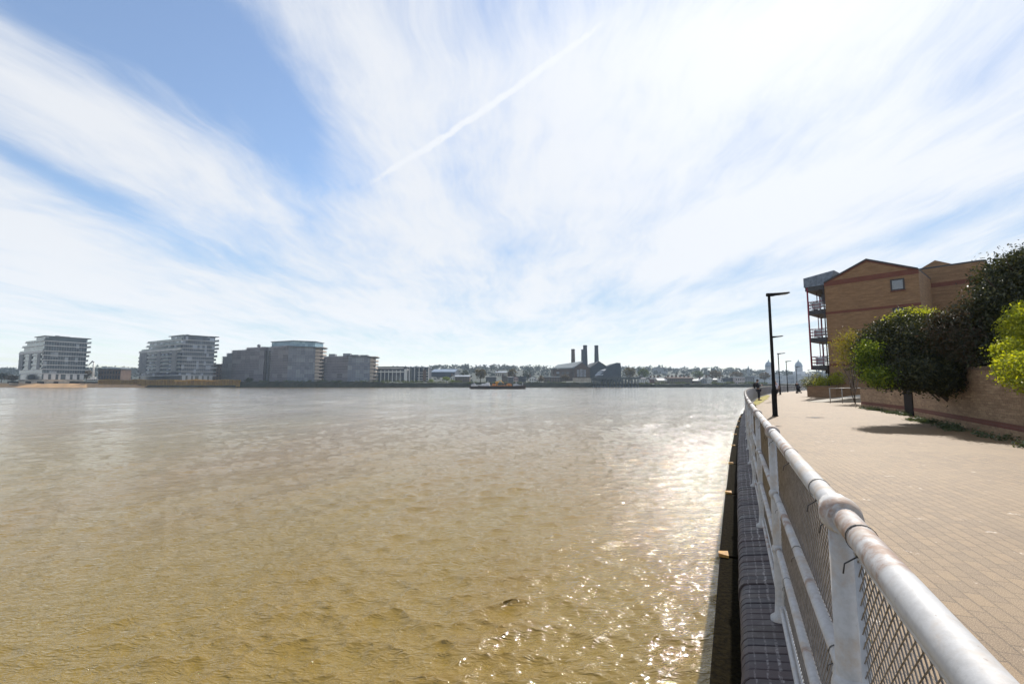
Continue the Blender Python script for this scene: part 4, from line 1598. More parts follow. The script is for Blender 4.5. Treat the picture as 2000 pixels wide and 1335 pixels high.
m_bankwall = M('dark_bank_wall', (0.035, 0.034, 0.022), (0.018, 0.022, 0.014), 0.25, 0.9, 0.4, detail=8)
m_bankland = M('bank_land', (0.022, 0.028, 0.016), (0.035, 0.034, 0.022), 0.05, 0.95)
m_hill = M('hill_grass', (0.020, 0.028, 0.018), (0.032, 0.034, 0.022), 0.02, 0.95)
m_sand = M('beach_sand', (0.42, 0.26, 0.13), (0.30, 0.19, 0.10), 0.12, 0.95, 0.3, detail=8)
m_conc = M('pale_concrete', (0.42, 0.37, 0.30), (0.30, 0.26, 0.21), 0.3, 0.9, 0.3)
m_whitew = M('white_render', (0.66, 0.65, 0.62), (0.56, 0.55, 0.53), 0.2, 0.8)
m_greyw = M('grey_render', (0.20, 0.21, 0.23), (0.15, 0.16, 0.18), 0.2, 0.8)
m_slab = M('pale_floor_slab', (0.46, 0.47, 0.48), (0.36, 0.37, 0.39), 0.2, 0.7)
m_darkglass = M('dark_glazing', (0.015, 0.022, 0.032), (0.03, 0.04, 0.055), 0.3, 0.12, spec=0.8)
m_brownbrick = M('brown_brickwork', (0.13, 0.085, 0.065), (0.09, 0.06, 0.05), 0.3, 0.9)
m_stock = M('soot_stock_brick', (0.105, 0.075, 0.062), (0.07, 0.052, 0.046), 0.25, 0.9)
m_blueclad = M('blue_grey_cladding', (0.024, 0.034, 0.056), (0.034, 0.045, 0.068), 0.15, 0.85)
m_roofs = M('grey_slate_roof', (0.07, 0.075, 0.088), (0.05, 0.055, 0.065), 0.4, 0.85)
m_roofp = M('pale_metal_roof', (0.26, 0.29, 0.33), (0.20, 0.23, 0.27), 0.3, 0.6)
m_palace = M('portland_stone', (0.52, 0.54, 0.57), (0.42, 0.44, 0.47), 0.15, 0.85)
m_leadd = M('lead_dome', (0.27, 0.32, 0.39), (0.22, 0.26, 0.32), 0.3, 0.5)


def panes(name, dark, mid, light, w, h, lightness=0.12):
    """curtain wall: panes of different darkness, some with blinds down"""
    m, t, p = new_mat(name)
    co = t.coord('Object')
    sp_ = t.n.new('ShaderNodeSeparateXYZ')
    t.put(sp_.inputs[0], co)
    u = t.m('FLOOR', t.m('DIVIDE', t.m('ADD', sp_.outputs[0], t.m('MULTIPLY', sp_.outputs[1], 0.63)), w))
    v = t.m('FLOOR', t.m('DIVIDE', sp_.outputs[2], h))
    cb = t.n.new('ShaderNodeCombineXYZ')
    t.put(cb.inputs[0], u)
    t.put(cb.inputs[1], v)
    wn = t.n.new('ShaderNodeTexWhiteNoise')
    wn.noise_dimensions = '2D'
    t.put(wn.inputs['Vector'], cb.outputs[0])
    col = t.ramp(wn.outputs['Value'], [(0, dark), (0.55, mid), (1 - lightness, mid), (1 - lightness + 0.01, light), (1, light)])
    t.put(p.inputs['Base Color'], col)
    p.inputs['Roughness'].default_value = 0.18
    p.inputs['Specular IOR Level'].default_value = 0.7
    return m


m_pane1 = panes('teal_curtain_wall', (0.012, 0.020, 0.034), (0.028, 0.048, 0.068), (0.24, 0.27, 0.31), 3.1, 5.4, 0.10)
m_pane2 = panes('blue_curtain_wall', (0.018, 0.026, 0.048), (0.045, 0.062, 0.10), (0.28, 0.32, 0.40), 2.7, 4.6, 0.16)
m_pane3 = panes('penthouse_glass', (0.11, 0.20, 0.27), (0.16, 0.26, 0.33), (0.24, 0.36, 0.42), 3.5, 8, 0.2)


m_balus = panes('green_glass_balustrade', (0.06, 0.085, 0.095), (0.09, 0.12, 0.13), (0.18, 0.22, 0.23), 3.5, 8, 0.2)


def bank(name, mat, px0, px1, prof, kind=None):
    """bank cross-section [(Y, z)...] swept along the far shore between two bearings"""
    k = max(2, int((px1 - px0) / 6))
    rn = random.Random(int(px0))
    mb = MB()
    V, F = [], []
    for i in range(k + 1):
        px = px0 + (px1 - px0) * i / k
        X = (px - 1000) / FPX * 510
        for j, (Y, z) in enumerate(prof):
            jz = rn.gauss(0, .18) if 0 < j < len(prof) - 1 else 0
            V.append((X, Y + rn.gauss(0, .25), z + jz))
    n = len(prof)
    for i in range(k):
        for j in range(n - 1):
            F.append((i * n + j, (i + 1) * n + j, (i + 1) * n + j + 1, i * n + j + 1))
    mb.add(V, F)
    return mb.build(name, mat)


tag(bank('far_bank', m_bankland, -420, 2600, [(530, -6), (530, 1.6), (560, 1.8), (700, 1.9), (760, 2.0)]), kind='structure')
tag(bank('beach', m_sand, -420, 300, [(494, -2.9), (500, -1.9), (507, 0.6), (514, 2.2), (531, 2.4)]), kind='structure')


def quay(px0, px1, ztop, label, mat=m_bankwall, Y=505):
    o = bank('quay_wall', mat, px0, px1, [(Y - 0.6, -6), (Y, -2.5), (Y + .5, ztop * .55), (Y + .8, ztop), (Y + 3, ztop + .1), (531, 1.7)])
    tag(o, label, 'quay wall', 'quay walls along the far bank')
    return o


quay(300, 470, -0.4, 'low dark mud bank under the golden reed bed on the far shore', Y=503)
quay(470, 745, 4.0, 'dark wall on the far shore below the two netted grey blocks')
quay(745, 905, 2.4, 'dark overgrown bank below the white-framed flats on the far shore')
quay(905, 1160, 3.0, 'dark wall behind the moored work boat on the far shore')
quay(1160, 1270, 2.0, 'dark wall behind the power station jetty on the far shore', Y=512)
quay(1270, 2500, 1.4, 'low dark embankment below the waterside houses and palace on the far shore')

# hills behind
SKYL = [(-500, 724), (0, 722), (180, 719), (250, 721), (440, 722), (700, 722), (830, 718), (900, 716), (960, 716), (1010, 719), (1060, 717), (1110, 720), (1220, 719), (1300, 721), (1350, 722), (1400, 721),
        (1450, 724), (1500, 727), (1560, 729), (1620, 729), (1800, 728), (2600, 728)]


def skyl(px):
    for (a, ya), (b, yb) in zip(SKYL[:-1], SKYL[1:]):
        if a <= px <= b:
            return ya + (yb - ya) * (px - a) / (b - a)
    return 728


def hill_z(px, Y):
    zt = FZ(skyl(px) + 3.2, 1500)
    f = min(1, max(0, (Y - 760) / 740))
    return 2.0 + (zt - 2.0) * (f * f * (3 - 2 * f)) ** 0.8


mb = MB()
V, F = [], []
kx, ky = 120, 12
for i in range(kx + 1):
    px = -500 + 3100 * i / kx
    for j in range(ky + 1):
        Y = 755 + 900 * j / ky
        V.append(((px - 1000) / FPX * Y, Y, hill_z(px, Y)))
for i in range(kx):
    for j in range(ky):
        a = i * (ky + 1) + j
        F.append((a, a + ky + 1, a + ky + 2, a + 1))
mb.add(V, F, True)
tag(mb.build('hills', m_hill), kind='structure')

m_wood = leaf_mat('woodland_foliage', [(0.016, 0.022, 0.020), (0.028, 0.032, 0.024), (0.045, 0.038, 0.03), (0.022, 0.034, 0.022), (0.04, 0.045, 0.024)], 0.08, .6, .02)
rw_ = random.Random(21)
bl = []
for k in range(1500):
    px = rw_.uniform(-60, 1680)
    Y = 800 + 720 * rw_.random() ** 0.55
    r = rw_.uniform(5, 11) * (0.6 + 0.4 * Y / 1500)
    z = hill_z(px, Y)
    bl.append(((px - 1000) / FPX * Y, Y, z + r * 0.55, r, r, r * rw_.uniform(.6, .95)))
wd = leaves('hillside_woodland', m_wood, bl, 90000, 3.2, 9, clump=1.5, per=12, shell=.55, aspect=.7)
tag(wd, 'hazy wooded hillside with mixed spring trees rising behind the far bank', 'woodland', kind='stuff')

# ---- the two stepped glass blocks
def far_root(name, label, cat, px, Y, group=None):
    return thing(name, label, cat, (FX(px, Y), Y, 0), 0, group)


def quad_plan(c, r, l, fr, fl, fr0=0.0):
    """plan of a block whose nearest corner is c, along vectors r (right) and l (left)"""
    return [c + r * fr0, c + r * fr, c + r * fr + l * fl, c + r * fr0 + l * fl]


def tiered(label, corner_px, Yc, right_px, Yr, left_px, Yl, slabs, setl, glass, ground_h, seed, frame_from):
    root = far_root('apartment_block', label, 'building', corner_px, Yc, 'modern blocks on the far bank')
    o = root.location
    c = Vector((0, 0, 0))
    r = Vector((FX(right_px, Yr), Yr, 0)) - o
    l = Vector((FX(left_px, Yl), Yl, 0)) - o
    zs = [FZ(y, Yc) for y in slabs]
    rn = random.Random(seed)
    rh, lh = r.normalized(), l.normalized()
    n = len(zs)
    for i in range(n - 1):
        zt, zb = zs[i], zs[i + 1]
        fl = setl[min(i, len(setl) - 1)]
        P = quad_plan(c, r, l, 0.985, fl * 0.97)
        mb = MB()
        mb.prism([(q.x, q.y) for q in P], zb + (0.05 if i < n - 2 else 0.0), zt - 0.05)
        mb.build('glazing' if i < n - 2 else 'ground_storey', glass if i < n - 2 else m_darkglass, root)
        mb = MB()
        ov = 1.9 if i < 4 else 1.1
        jr = rn.uniform(0, 1.2)
        Q = [c - rh * ov * .4 - lh * ov * .4, c + r + rh * (ov * 1.3 + jr) - lh * ov * .4, c + r + rh * (ov * 1.3 + jr) + l * fl, c - rh * ov * .4 + l * fl + lh * (ov * (2.2 if i < 4 else 1))]
        th = 0.75 if i == 0 else 0.62
        mb.prism([(q.x, q.y) for q in Q], zt - 0.02 - (0.1 if i else 0), zt - 0.02 + th)
        sl_o = mb.build('roof' if i == 0 else 'floor_slab', m_slab if i else m_roofs, root)
        if 0 < i < n - 2:
            mb = MB()
            e0 = c + r * .9
            e1 = c + r + rh * (ov * 1.3 + jr)
            y0 = zt + 0.62
            mb.vprism([(e1.x, e1.y, y0), (e1.x + l.x * .25, e1.y + l.y * .25, y0), (e1.x + l.x * .25, e1.y + l.y * .25, y0 + 1.7), (e1.x, e1.y, y0 + 1.7)], rh * 0.1)
            f0 = c - lh * .3 + l * fl * .02
            f1 = l * fl + lh * ov * .9 - rh * ov * .35
            mb.vprism([(f0.x - rh.x * .7, f0.y - rh.y * .7, y0), (f1.x, f1.y, y0), (f1.x, f1.y, y0 + 1.5), (f0.x - rh.x * .7, f0.y - rh.y * .7, y0 + 1.5)], rh * 0.08)
            mb.build('balustrade', m_balus, sl_o)
    # grey portal frame on the left face
    zt, zb = zs[frame_from], zs[-3]
    for a, b_ in ((0.10, 0.2), (0.46, 0.54), (0.80, 0.97)):
        mb = MB()
        P = [l * a - rh * 1.0, l * b_ - rh * 1.0]
        mb.vprism([(P[0].x, P[0].y, zb), (P[1].x, P[1].y, zb), (P[1].x, P[1].y, zt), (P[0].x, P[0].y, zt)], rh * .9)
        mb.build('frame_pier', m_greyw, root)
    mb = MB()
    P = [l * .02 - rh * 1.15, l * .99 - rh * 1.15]
    mb.vprism([(P[0].x, P[0].y, zt - 2), (P[1].x, P[1].y, zt - 2), (P[1].x, P[1].y, zt), (P[0].x, P[0].y, zt)], rh * 1.1)
    mb.build('frame_head', m_slab, root)
    mb = MB()
    for k in range(16):
        a = 0.03 + 0.94 * k / 16
        q = r * a - lh * 0.14
        mb.box((q.x, q.y, (zs[1] + zs[-2]) / 2), (0.22, 0.22, zs[1] - zs[-2]), math.atan2(r.y, r.x))
    mb.build('mullions', m_greyw, root)
    for k in range(6):
        a0, a1 = 0.04 + k * .165, 0.04 + k * .165 + (.10 if k != 2 else .05)
        q0, q1 = r * a0 - lh * .25, r * a1 - lh * .25
        mb = MB()
        mb.vprism([(q0.x, q0.y, zs[-1]), (q1.x, q1.y, zs[-1]), (q1.x, q1.y, zs[-2] - .3), (q0.x, q0.y, zs[-2] - .3)], lh * .3)
        mb.build('ground_panel', m_slab, root)
    mb = MB()
    q = r * .45 + l * .12
    mb.box((q.x, q.y, zs[0] + 1.1), (12, 5, 1.3), math.atan2(r.y, r.x))
    mb.box((q.x - 6, q.y, zs[0] + 1.6), (3, 3, 2.2), math.atan2(r.y, r.x))
    mb.build('roof_plant', m_greyw, root)
    mb = MB()
    P = [c + r * 0.02, c + r * .98, c + r * .98 + l * .97, c + l * .97]
    mb.prism([(q.x, q.y) for q in P], 0, zs[-1] - .02)
    mb.build('plinth', m_conc, root)
    return root


tiered('leftmost stepped glass block with white floor slabs behind the sandy beach', 80, 515, 165, 548, 33, 556,
       [655.6, 665, 674, 684.5, 693, 702.5, 712, 720.5, 729, 740], [.36, .74, .86, .95, 1, 1, .98, .98, .9], m_pane1, 0, 3, 3)
tiered('stepped glass block with a wide flat roof behind the golden reed bed', 352, 515, 416, 536, 268, 572,
       [654, 663, 671.5, 679, 686, 694.6, 702, 709.6, 717, 725, 732.4, 741.5], [.27, .78, .8, .92, .97, 1, 1, 1, 1, 1, 1.0], m_pane2, 0, 5, 3)

# ---- the two blocks wrapped in scaffold netting
m_net = panes('grey_scaffold_netting', (0.17, 0.19, 0.235), (0.235, 0.26, 0.32), (0.31, 0.34, 0.39), 5.2, 4.4, 0.25)
m_net2 = panes('brownish_scaffold_netting', (0.155, 0.145, 0.165), (0.215, 0.205, 0.235), (0.28, 0.275, 0.31), 5.2, 4.4, 0.2)
for q_ in (m_net, m_net2):
    q_.node_tree.nodes['Principled BSDF'].inputs['Roughness'].default_value = 0.85
    q_.node_tree.nodes['Principled BSDF'].inputs['Specular IOR Level'].default_value = 0.1
m_tubes = M('scaffold_tube_steel', (0.19, 0.19, 0.21), (0.13, 0.13, 0.15), 0.6, .5)
m_brd = M('scaffold_boards', (0.30, 0.30, 0.32), (0.20, 0.20, 0.23), .5, .8)
m_bal = M('pale_balcony', (0.50, 0.42, 0.36), (0.42, 0.36, 0.31), .3, .8)


def netted(label, corner_px, Yc, right_px, Yr, segs, top_r, base, n_lift, bal_px, pent, seed):
    """segs: left-hand pieces [(px0, px1, y_top, dY)] from the corner outwards"""
    root = far_root('netted_block', label, 'building', corner_px, Yc, 'modern blocks on the far bank')
    o = root.location
    zb = FZ(base, Yc)
    r = Vector((FX(right_px, Yr), Yr, 0)) - o
    rh = r.normalized()
    nrm = Vector((rh.y, -rh.x, 0))
    zt = FZ(top_r, Yc)
    mb = MB()
    P = [Vector(), r, r - nrm * 40, -nrm * 40]
    mb.prism([(q.x, q.y) for q in P], 0, zt)
    mb.build('net_sheet', m_net, root)
    ltop = zt
    dirs = [(Vector(), rh, r.length, zt)]
    for (pa, pb, yt, Ya, Yb_) in segs:
        a = Vector((FX(pb, Yb_), Yb_, 0)) - o
        b = Vector((FX(pa, Ya), Ya, 0)) - o
        d = (b - a).normalized()
        nn = Vector((-d.y, d.x, 0))
        if nn.y > 0:
            nn = -nn
        z = FZ(yt, (Ya + Yb_) / 2)
        mb = MB()
        P = [b, a, a - nn * 30, b - nn * 30]
        mb.prism([(q.x, q.y) for q in P], 0, z)
        mb.build('net_sheet', m_net2 if pb - pa > 25 else m_net, root)
        dirs.append((b, -d, (b - a).length, z))
    for k in range(n_lift):
        mb = MB()
        for (q0, d, L, z) in dirs:
            zz = zb + (zt - zb) * (k + .5) / n_lift
            if zz > z - 0.5:
                continue
            nn = Vector((d.y, -d.x, 0))
            q1 = q0 + d * L
            mb.hexa([tuple(q0 + nn * .05) [:2] + (zz,), tuple(q1 + nn * .05)[:2] + (zz,), tuple(q1 + nn * .9)[:2] + (zz,), tuple(q0 + nn * .9)[:2] + (zz,),
                     tuple(q0 + nn * .05)[:2] + (zz + .45,), tuple(q1 + nn * .05)[:2] + (zz + .45,), tuple(q1 + nn * .9)[:2] + (zz + .45,), tuple(q0 + nn * .9)[:2] + (zz + .45,)])
        if mb.v:
            mb.build('scaffold_lift', m_brd, root)
    mb = MB()
    for (q0, d, L, z) in dirs:
        nn = Vector((d.y, -d.x, 0))
        k = 0.3
        while k < L:
            q = q0 + d * k + nn * .98
            mb.box((q.x, q.y, (zb + z) / 2), (.16, .16, z - zb + 1.6))
            k += 2.6
    mb.build('scaffold_tubes', m_tubes, root)
    # finished balconies at the right-hand corner
    bx = FX(bal_px, Yr) - o.x - r.x
    for k in range(n_lift // 2 + 3):
        z = zb + (zt - zb - 2) * k / (n_lift // 2 + 2)
        mb = MB()
        mb.bb(r.x, r.x + bx, r.y - 1, r.y + 10, z, z + .5)
        fl_ = mb.build('balcony', m_roofs, root)
        mb = MB()
        mb.bb(r.x + bx - .3, r.x + bx - .02, r.y - 1, r.y + 10, z + .5, z + 2.4)
        mb.bb(r.x, r.x + bx - .32, r.y - 1, r.y - .8, z + .5, z + 2.2)
        mb.build('balcony_front', m_bal, fl_)
    mb = MB()
    mb.bb(r.x - .5, r.x + bx * .55, r.y + .2, r.y + 9, 0, zt - 1.5)
    mb.build('corner_core', m_bal, root)
    mb = MB()
    mb.bb(r.x - 3, r.x + bx + 1, r.y - 2, r.y + 11, zt - 1.2, zt - .4)
    mb.build('corner_roof', m_roofs, root)
    if pent:
        (p0, p1, pc, yt, yb) = pent
        a, b, c_ = [Vector((FX(p, Y), Y, 0)) - o for p, Y in ((p0, Yc + 22), (pc, Yc + 7), (p1, Yr + 5))]
        z0, z1 = zt + .3, FZ(yt, Yc)
        mb = MB()
        mb.prism([(a.x, a.y), (b.x, b.y), (c_.x, c_.y), (c_.x + 1, c_.y + 20), (a.x, a.y + 20)], z0, z1)
        mb.build('penthouse', m_pane3, root)
        mb = MB()
        mb.prism([(a.x - 1, a.y - 1), (b.x, b.y - 1.3), (c_.x + 1, c_.y - 1), (c_.x + 2, c_.y + 21), (a.x - 1, a.y + 21)], z1 + .02, z1 + .6)
        mb.build('penthouse_roof', m_roofs, root)
    mb = MB()
    P = [-rh * 2 + nrm * 1.8, r + rh * 1 + nrm * 1.8, r - nrm * 12, -nrm * 12]
    mb.prism([(q.x, q.y) for q in P], zt + .02, zt + .28)
    mb.build('roof', m_roofs, root)
    return root


nb1 = netted('large grey block in scaffold netting with a blue glass penthouse on top', 560, 517, 614, 530,
             [(526, 560, 675, 530, 517), (513, 526, 677, 538, 536), (478, 513, 677.5, 548, 533), (450, 478, 683, 560, 548), (440, 450, 689, 566, 560), (432, 440, 695.5, 570, 566)], 675.5, 741.5, 14, 629, (527, 613, 570, 664, 674), 3)
nb2 = netted('smaller grey block in scaffold netting, beside the large one', 678, 519, 722, 530, [(627, 678, 695, 536, 519)], 694.5, 741.5, 9, 733.5, None, 4)
for (a, b, y0, y1) in ((640, 652, 690.5, 694.5), (668, 682, 689.5, 694.5), (684, 698, 692, 695), (702, 716, 692.5, 694.6)):
    mb = MB()
    Y = 532
    o = nb2.location
    mb.bb(FX(a, Y) - o.x, FX(b, Y) - o.x, Y - o.y, Y - o.y + 6, FZ(y1, 519) - .2, FZ(y0, Y))
    mb.build('roof_plant', m_greyw, nb2)
mb = MB()
o = nb1.location
for (a, Y) in ((516, 531), (523.5, 531.5)):
    mb.bb(FX(a, Y) - o.x, FX(a, Y) - o.x + 1.6, Y - o.y - 1.2, Y - o.y, 4.5, FZ(684, Y))
mb.build('hoist_mast', m_slate, nb1)
mb = MB()
mb.ball((FX(502, 545) - o.x, 545 - o.y, FZ(674.5, 545)), 2.0, 12, 8)
mb.tube([(FX(502, 545) - o.x, 545 - o.y, FZ(678, 545) - 1), (FX(502, 545) - o.x, 545 - o.y, FZ(674.5, 545))], .5, 6)
mb.build('roof_dish', m_greyw, nb1)


# ---- plain and framed buildings, houses
def fbox(root, name, mat, p0, p1, yt, yb, Y, dep, Yref=None):
    o = root.location
    mb = MB()
    mb.bb(FX(p0, Y) - o.x, FX(p1, Y) - o.x, Y - o.y, Y + dep - o.y, FZ(yb, Y), FZ(yt, Y))
    return mb.build(name, mat, root)


def win_grid(root, p0, p1, yt, yb, Y, nx, ny, mat=m_darkglass, fx=.5, fy=.6, name='window', off=.12):
    o = root.location
    x0, x1, z0, z1 = FX(p0, Y), FX(p1, Y), FZ(yb, Y), FZ(yt, Y)
    dx, dz = (x1 - x0) / nx, (z1 - z0) / ny
    for i in range(nx):
        for j in range(ny):
            mb = MB()
            cx, cz = x0 + (i + .5) * dx - o.x, z0 + (j + .5) * dz
            mb.bb(cx - dx * fx / 2, cx + dx * fx / 2, Y - o.y - off, Y - o.y + .3, cz - dz * fy / 2, cz + dz * fy / 2)
            mb.build(name, mat, root)


def house(label, p0, p1, ye, yr, yb, Y, dep, wall, roof, nx=3, ny=2, ridge='x', chim=1, cat='house', name='house', group='houses and blocks on the far bank', wmat=m_darkglass):
    root = far_root(name, label, cat, (p0 + p1) / 2, Y, group)
    o = root.location
    x0, x1 = FX(p0, Y) - o.x, FX(p1, Y) - o.x
    zb, ze, zr = FZ(yb, Y), FZ(ye, Y), FZ(yr, Y)
    mb = MB()
    if ridge == 'flat':
        mb.bb(x0, x1, 0, dep, zb, ze)
    elif ridge == 'x':
        mb.vprism([(x0, 0, zb), (x0, 0, ze), (x0, dep / 2, zr - .1), (x0, dep, ze), (x0, dep, zb)], (x1 - x0, 0, 0))
    else:
        mb.vprism([(x0, 0, zb), (x1, 0, zb), (x1, 0, ze), ((x0 + x1) / 2, 0, zr - .1), (x0, 0, ze)], (0, dep, 0))
    mb.build('wall', wall, root)
    mb = MB()
    e = .5
    if ridge == 'flat':
        mb.bb(x0 - e, x1 + e, -e, dep + e, ze + .02, zr + .3)
    elif ridge == 'x':
        mb.vprism([(x0 - e, -e, ze - .1), (x0 - e, dep / 2, zr), (x0 - e, dep / 2, zr + .5), (x0 - e, -e, ze + .4)], (x1 - x0 + 2 * e, 0, 0))
        mb.vprism([(x0 - e, dep / 2, zr), (x0 - e, dep + e, ze - .1), (x0 - e, dep + e, ze + .4), (x0 - e, dep / 2, zr + .5)], (x1 - x0 + 2 * e, 0, 0))
    else:
        xm = (x0 + x1) / 2
        mb.vprism([(x0 - e, -e, ze - .1), (xm, -e, zr), (xm, -e, zr + .5), (x0 - e, -e, ze + .4)], (0, dep + 2 * e, 0))
        mb.vprism([(xm, -e, zr), (x1 + e, -e, ze - .1), (x1 + e, -e, ze + .4), (xm, -e, zr + .5)], (0, dep + 2 * e, 0))
    rf = mb.build('roof', roof, root)
    if nx:
        win_grid(root, p0, p1, ye + .6, yb - .4, Y, nx, ny, wmat)
    for k in range(chim):
        xc = x0 + (x1 - x0) * ((k + .5) / chim if chim > 1 else .15)
        mb = MB()
        mb.bb(xc - .9, xc + .9, dep * .35, dep * .35 + 1.4, ze, zr + 2.4)
        mb.build('chimney', m_brownbrick, rf)
    return root


house('brown brick block in the gap between the glass block and the netted block', 415, 438, 711, 710.5, 743, 585, 20, m_brownbrick, m_roofs, 4, 5, 'flat', 0, 'building', 'brick_block')
r = house('long white-framed flats four storeys high beside the smaller netted block', 735, 793, 716.5, 715.6, 744, 540, 18, m_blueclad, m_roofs, 9, 2, 'flat', 0, 'building', 'framed_flats')
o = r.location
for k in range(7):
    fbox(r, 'frame_post', m_whitew, 735 + k * 7.6, 736.2 + k * 7.6, 722, 744, 539, .8)
fbox(r, 'white_band', m_whitew, 734.5, 788, 724.5, 726.5, 538.8, 1)
fbox(r, 'white_band', m_whitew, 734.5, 788, 717.3, 719, 538.8, 1)
fbox(r, 'stair_tower', m_whitew, 789, 795, 720, 745, 537, 6)
r = house('white-framed flats with a brown panel, right of the white stair tower', 799, 837, 717.5, 716.4, 745, 535, 18, m_blueclad, m_roofp, 5, 4, 'flat', 0, 'building', 'framed_flats')
for k in range(5):
    fbox(r, 'frame_post', m_whitew, 799 + k * 9.3, 800 + k * 9.3, 717.8, 745, 534, .8)
for y in (726.5, 731.5, 736.8, 741.5):
    fbox(r, 'white_band', m_whitew, 815, 836.2, y, y + .7, 533.7, .6)
fbox(r, 'brown_panel', m_brownbrick, 826, 831.5, 722, 743, 533.5, 1.2)
house('long blue-grey shed with a shallow roof in front of the wooded hill', 842, 888, 726, 719.5, 735, 690, 60, m_blueclad, M('blue_metal_roof', (0.12, 0.17, 0.25), (0.10, 0.14, 0.2), .05, .5), 0, 0, 'x', 0, 'shed', 'shed')
house('dark brown low building between the leftmost glass block and the reed bed block', 190, 234, 721, 719.5, 741, 580, 16, m_brownbrick, m_roofs, 8, 2, 'flat', 0, 'building', 'brick_block')
house('far white warehouse on the hill right of the leftmost glass block', 198, 232, 718.5, 717, 722, 1150, 30, m_whitew, m_roofp, 0, 0, 'flat', 0, 'warehouse', 'warehouse')
H = [
    ('pale terrace with white frames left of the bare olive tree', 889, 917, 735, 732.5, 745.5, 545, m_stock, m_roofp, 6, 2, 'x', 0),
    ('pale house with a white gable at the left end of the pale terrace', 880, 888.5, 736, 732.5, 745, 548, m_whitew, m_roofs, 2, 2, 'y', 1),
    ('dark brick house with white parapets above the bow of the work boat', 949, 969, 735.5, 734.5, 747, 545, m_blueclad, m_whitew, 5, 2, 'flat', 0),
    ('pale long house half hidden up the wooded slope behind the boat', 968, 990, 727, 724.5, 735, 760, m_conc, m_roofp, 6, 1, 'x', 1),
    ('dark terraced house with a tall roof above the stern of the boat', 980, 992, 737, 733.5, 748, 540, m_stock, m_roofs, 3, 3, 'y', 1),
    ('grey terraced house beside the pinkish one behind the boat', 992.5, 1003, 737, 735, 748, 541, m_blueclad, m_roofs, 3, 2, 'x', 1),
    ('pinkish terraced house behind the stern of the boat', 1003.5, 1012, 737, 734.5, 748, 540, M('pink_render', (0.36, 0.25, 0.23), (0.3, 0.2, 0.19), .3, .9), m_roofs, 2, 2, 'y', 1),
    ('dark low house with a flat parapet right of the pinkish terraced house', 1012.5, 1027, 735.5, 735, 748, 543, m_blueclad, m_roofs, 4, 2, 'flat', 0),
    ('white gabled inn with dark windows left of the power station', 1034, 1047, 738, 733.5, 748.5, 538, m_whitew, m_roofs, 3, 2, 'y', 1),
    ('low white house at the right of the white gabled inn', 1047.5, 1056, 742, 739.5, 748, 537, m_whitew, m_roofs, 2, 1, 'x', 0),
    ('low flat-roofed block with rows of windows in front of the power station', 1063, 1098, 735.5, 734.8, 749, 536, m_stock, m_slab, 7, 3, 'flat', 0),
    ('white waterside house just right of the jetty', 1252, 1262, 740, 737.3, 748.5, 540, m_whitew, m_roofs, 3, 2, 'x', 1),
    ('small white house with a steep gable right of the white waterside house', 1262.5, 1268.5, 742, 738.5, 748.5, 541, m_whitew, m_roofs, 1, 2, 'y', 0),
    ('red brick terrace with a long roof left of the dark warehouse', 1270, 1292, 740, 736, 749, 555, M('faded_red_brick', (0.24, 0.12, 0.10), (0.18, 0.09, 0.08), .3, .9), m_roofs, 6, 2, 'x', 3),
    ('pale stone house with a white gable left of the dark warehouse', 1285, 1303, 742.5, 738.5, 750, 541, m_conc, m_whitew, 4, 1, 'x', 0),
    ('long dark brick warehouse with a row of gabled dormers on the waterfront', 1304, 1352, 738, 735.8, 750.5, 540, m_stock, m_brownbrick, 12, 3, 'x', 6),
    ('low brown house with a pale roof right of the dark warehouse', 1354, 1367, 743, 740.5, 750, 541, m_brownbrick, m_whitew, 4, 2, 'x', 1),
    ('grey house with a pale gable left of the white bay-fronted house', 1369, 1379, 741, 737.5, 750.5, 541, m_greyw, m_whitew, 3, 3, 'y', 1),
    ('white bay-fronted house three storeys high on the waterfront', 1381, 1392.5, 738.5, 735, 750, 540, m_whitew, m_roofs, 3, 3, 'y', 2),
    ('dark house with a white roof edge right of the white bay-fronted house', 1393, 1402, 741, 738.8, 750, 541, m_brownbrick, m_whitew, 3, 2, 'x', 1),
    ('long low grey boathouse with a pale line along its front', 1402.5, 1425, 746.5, 745, 752, 538, m_greyw, m_slab, 6, 1, 'flat', 0),
    ('cream house behind the long low grey boathouse', 1408, 1418, 741, 738, 747, 560, m_whitew, m_roofs, 3, 2, 'x', 1),
    ('dark blue-grey block between the boathouse and the pale columned building', 1419, 1436, 738.5, 737.5, 750, 552, m_blueclad, m_roofs, 5, 3, 'flat', 0),
    ('pale pink columned building on the waterfront right of the dark blue-grey block', 1437, 1455, 736.3, 735.4, 751.5, 545, M('pale_pink_stucco', (0.50, 0.43, 0.42), (0.42, 0.36, 0.36), .3, .9), m_slab, 5, 2, 'flat', 0),
    ('grey building with tall windows right of the pale pink columned building', 1456.5, 1474, 737, 736, 751.5, 560, m_greyw, m_roofs, 5, 3, 'flat', 0),
]
for (lb, p0, p1, ye, yr, yb, Y, wl, rf, nx, ny, rd, ch) in H:
    house(lb, p0, p1, ye, yr, yb, Y, 13, wl, rf, nx, ny, rd, ch)

# ---- power station with four chimneys
ps = far_root('power_station', 'brick power station with four tall tapering chimneys on the far bank', 'power station', 1150, 560)
o = ps.location


def P3(px, py, Y):
    return Vector((FX(px, Y) - o.x, Y - o.y, FZ(py, Y)))


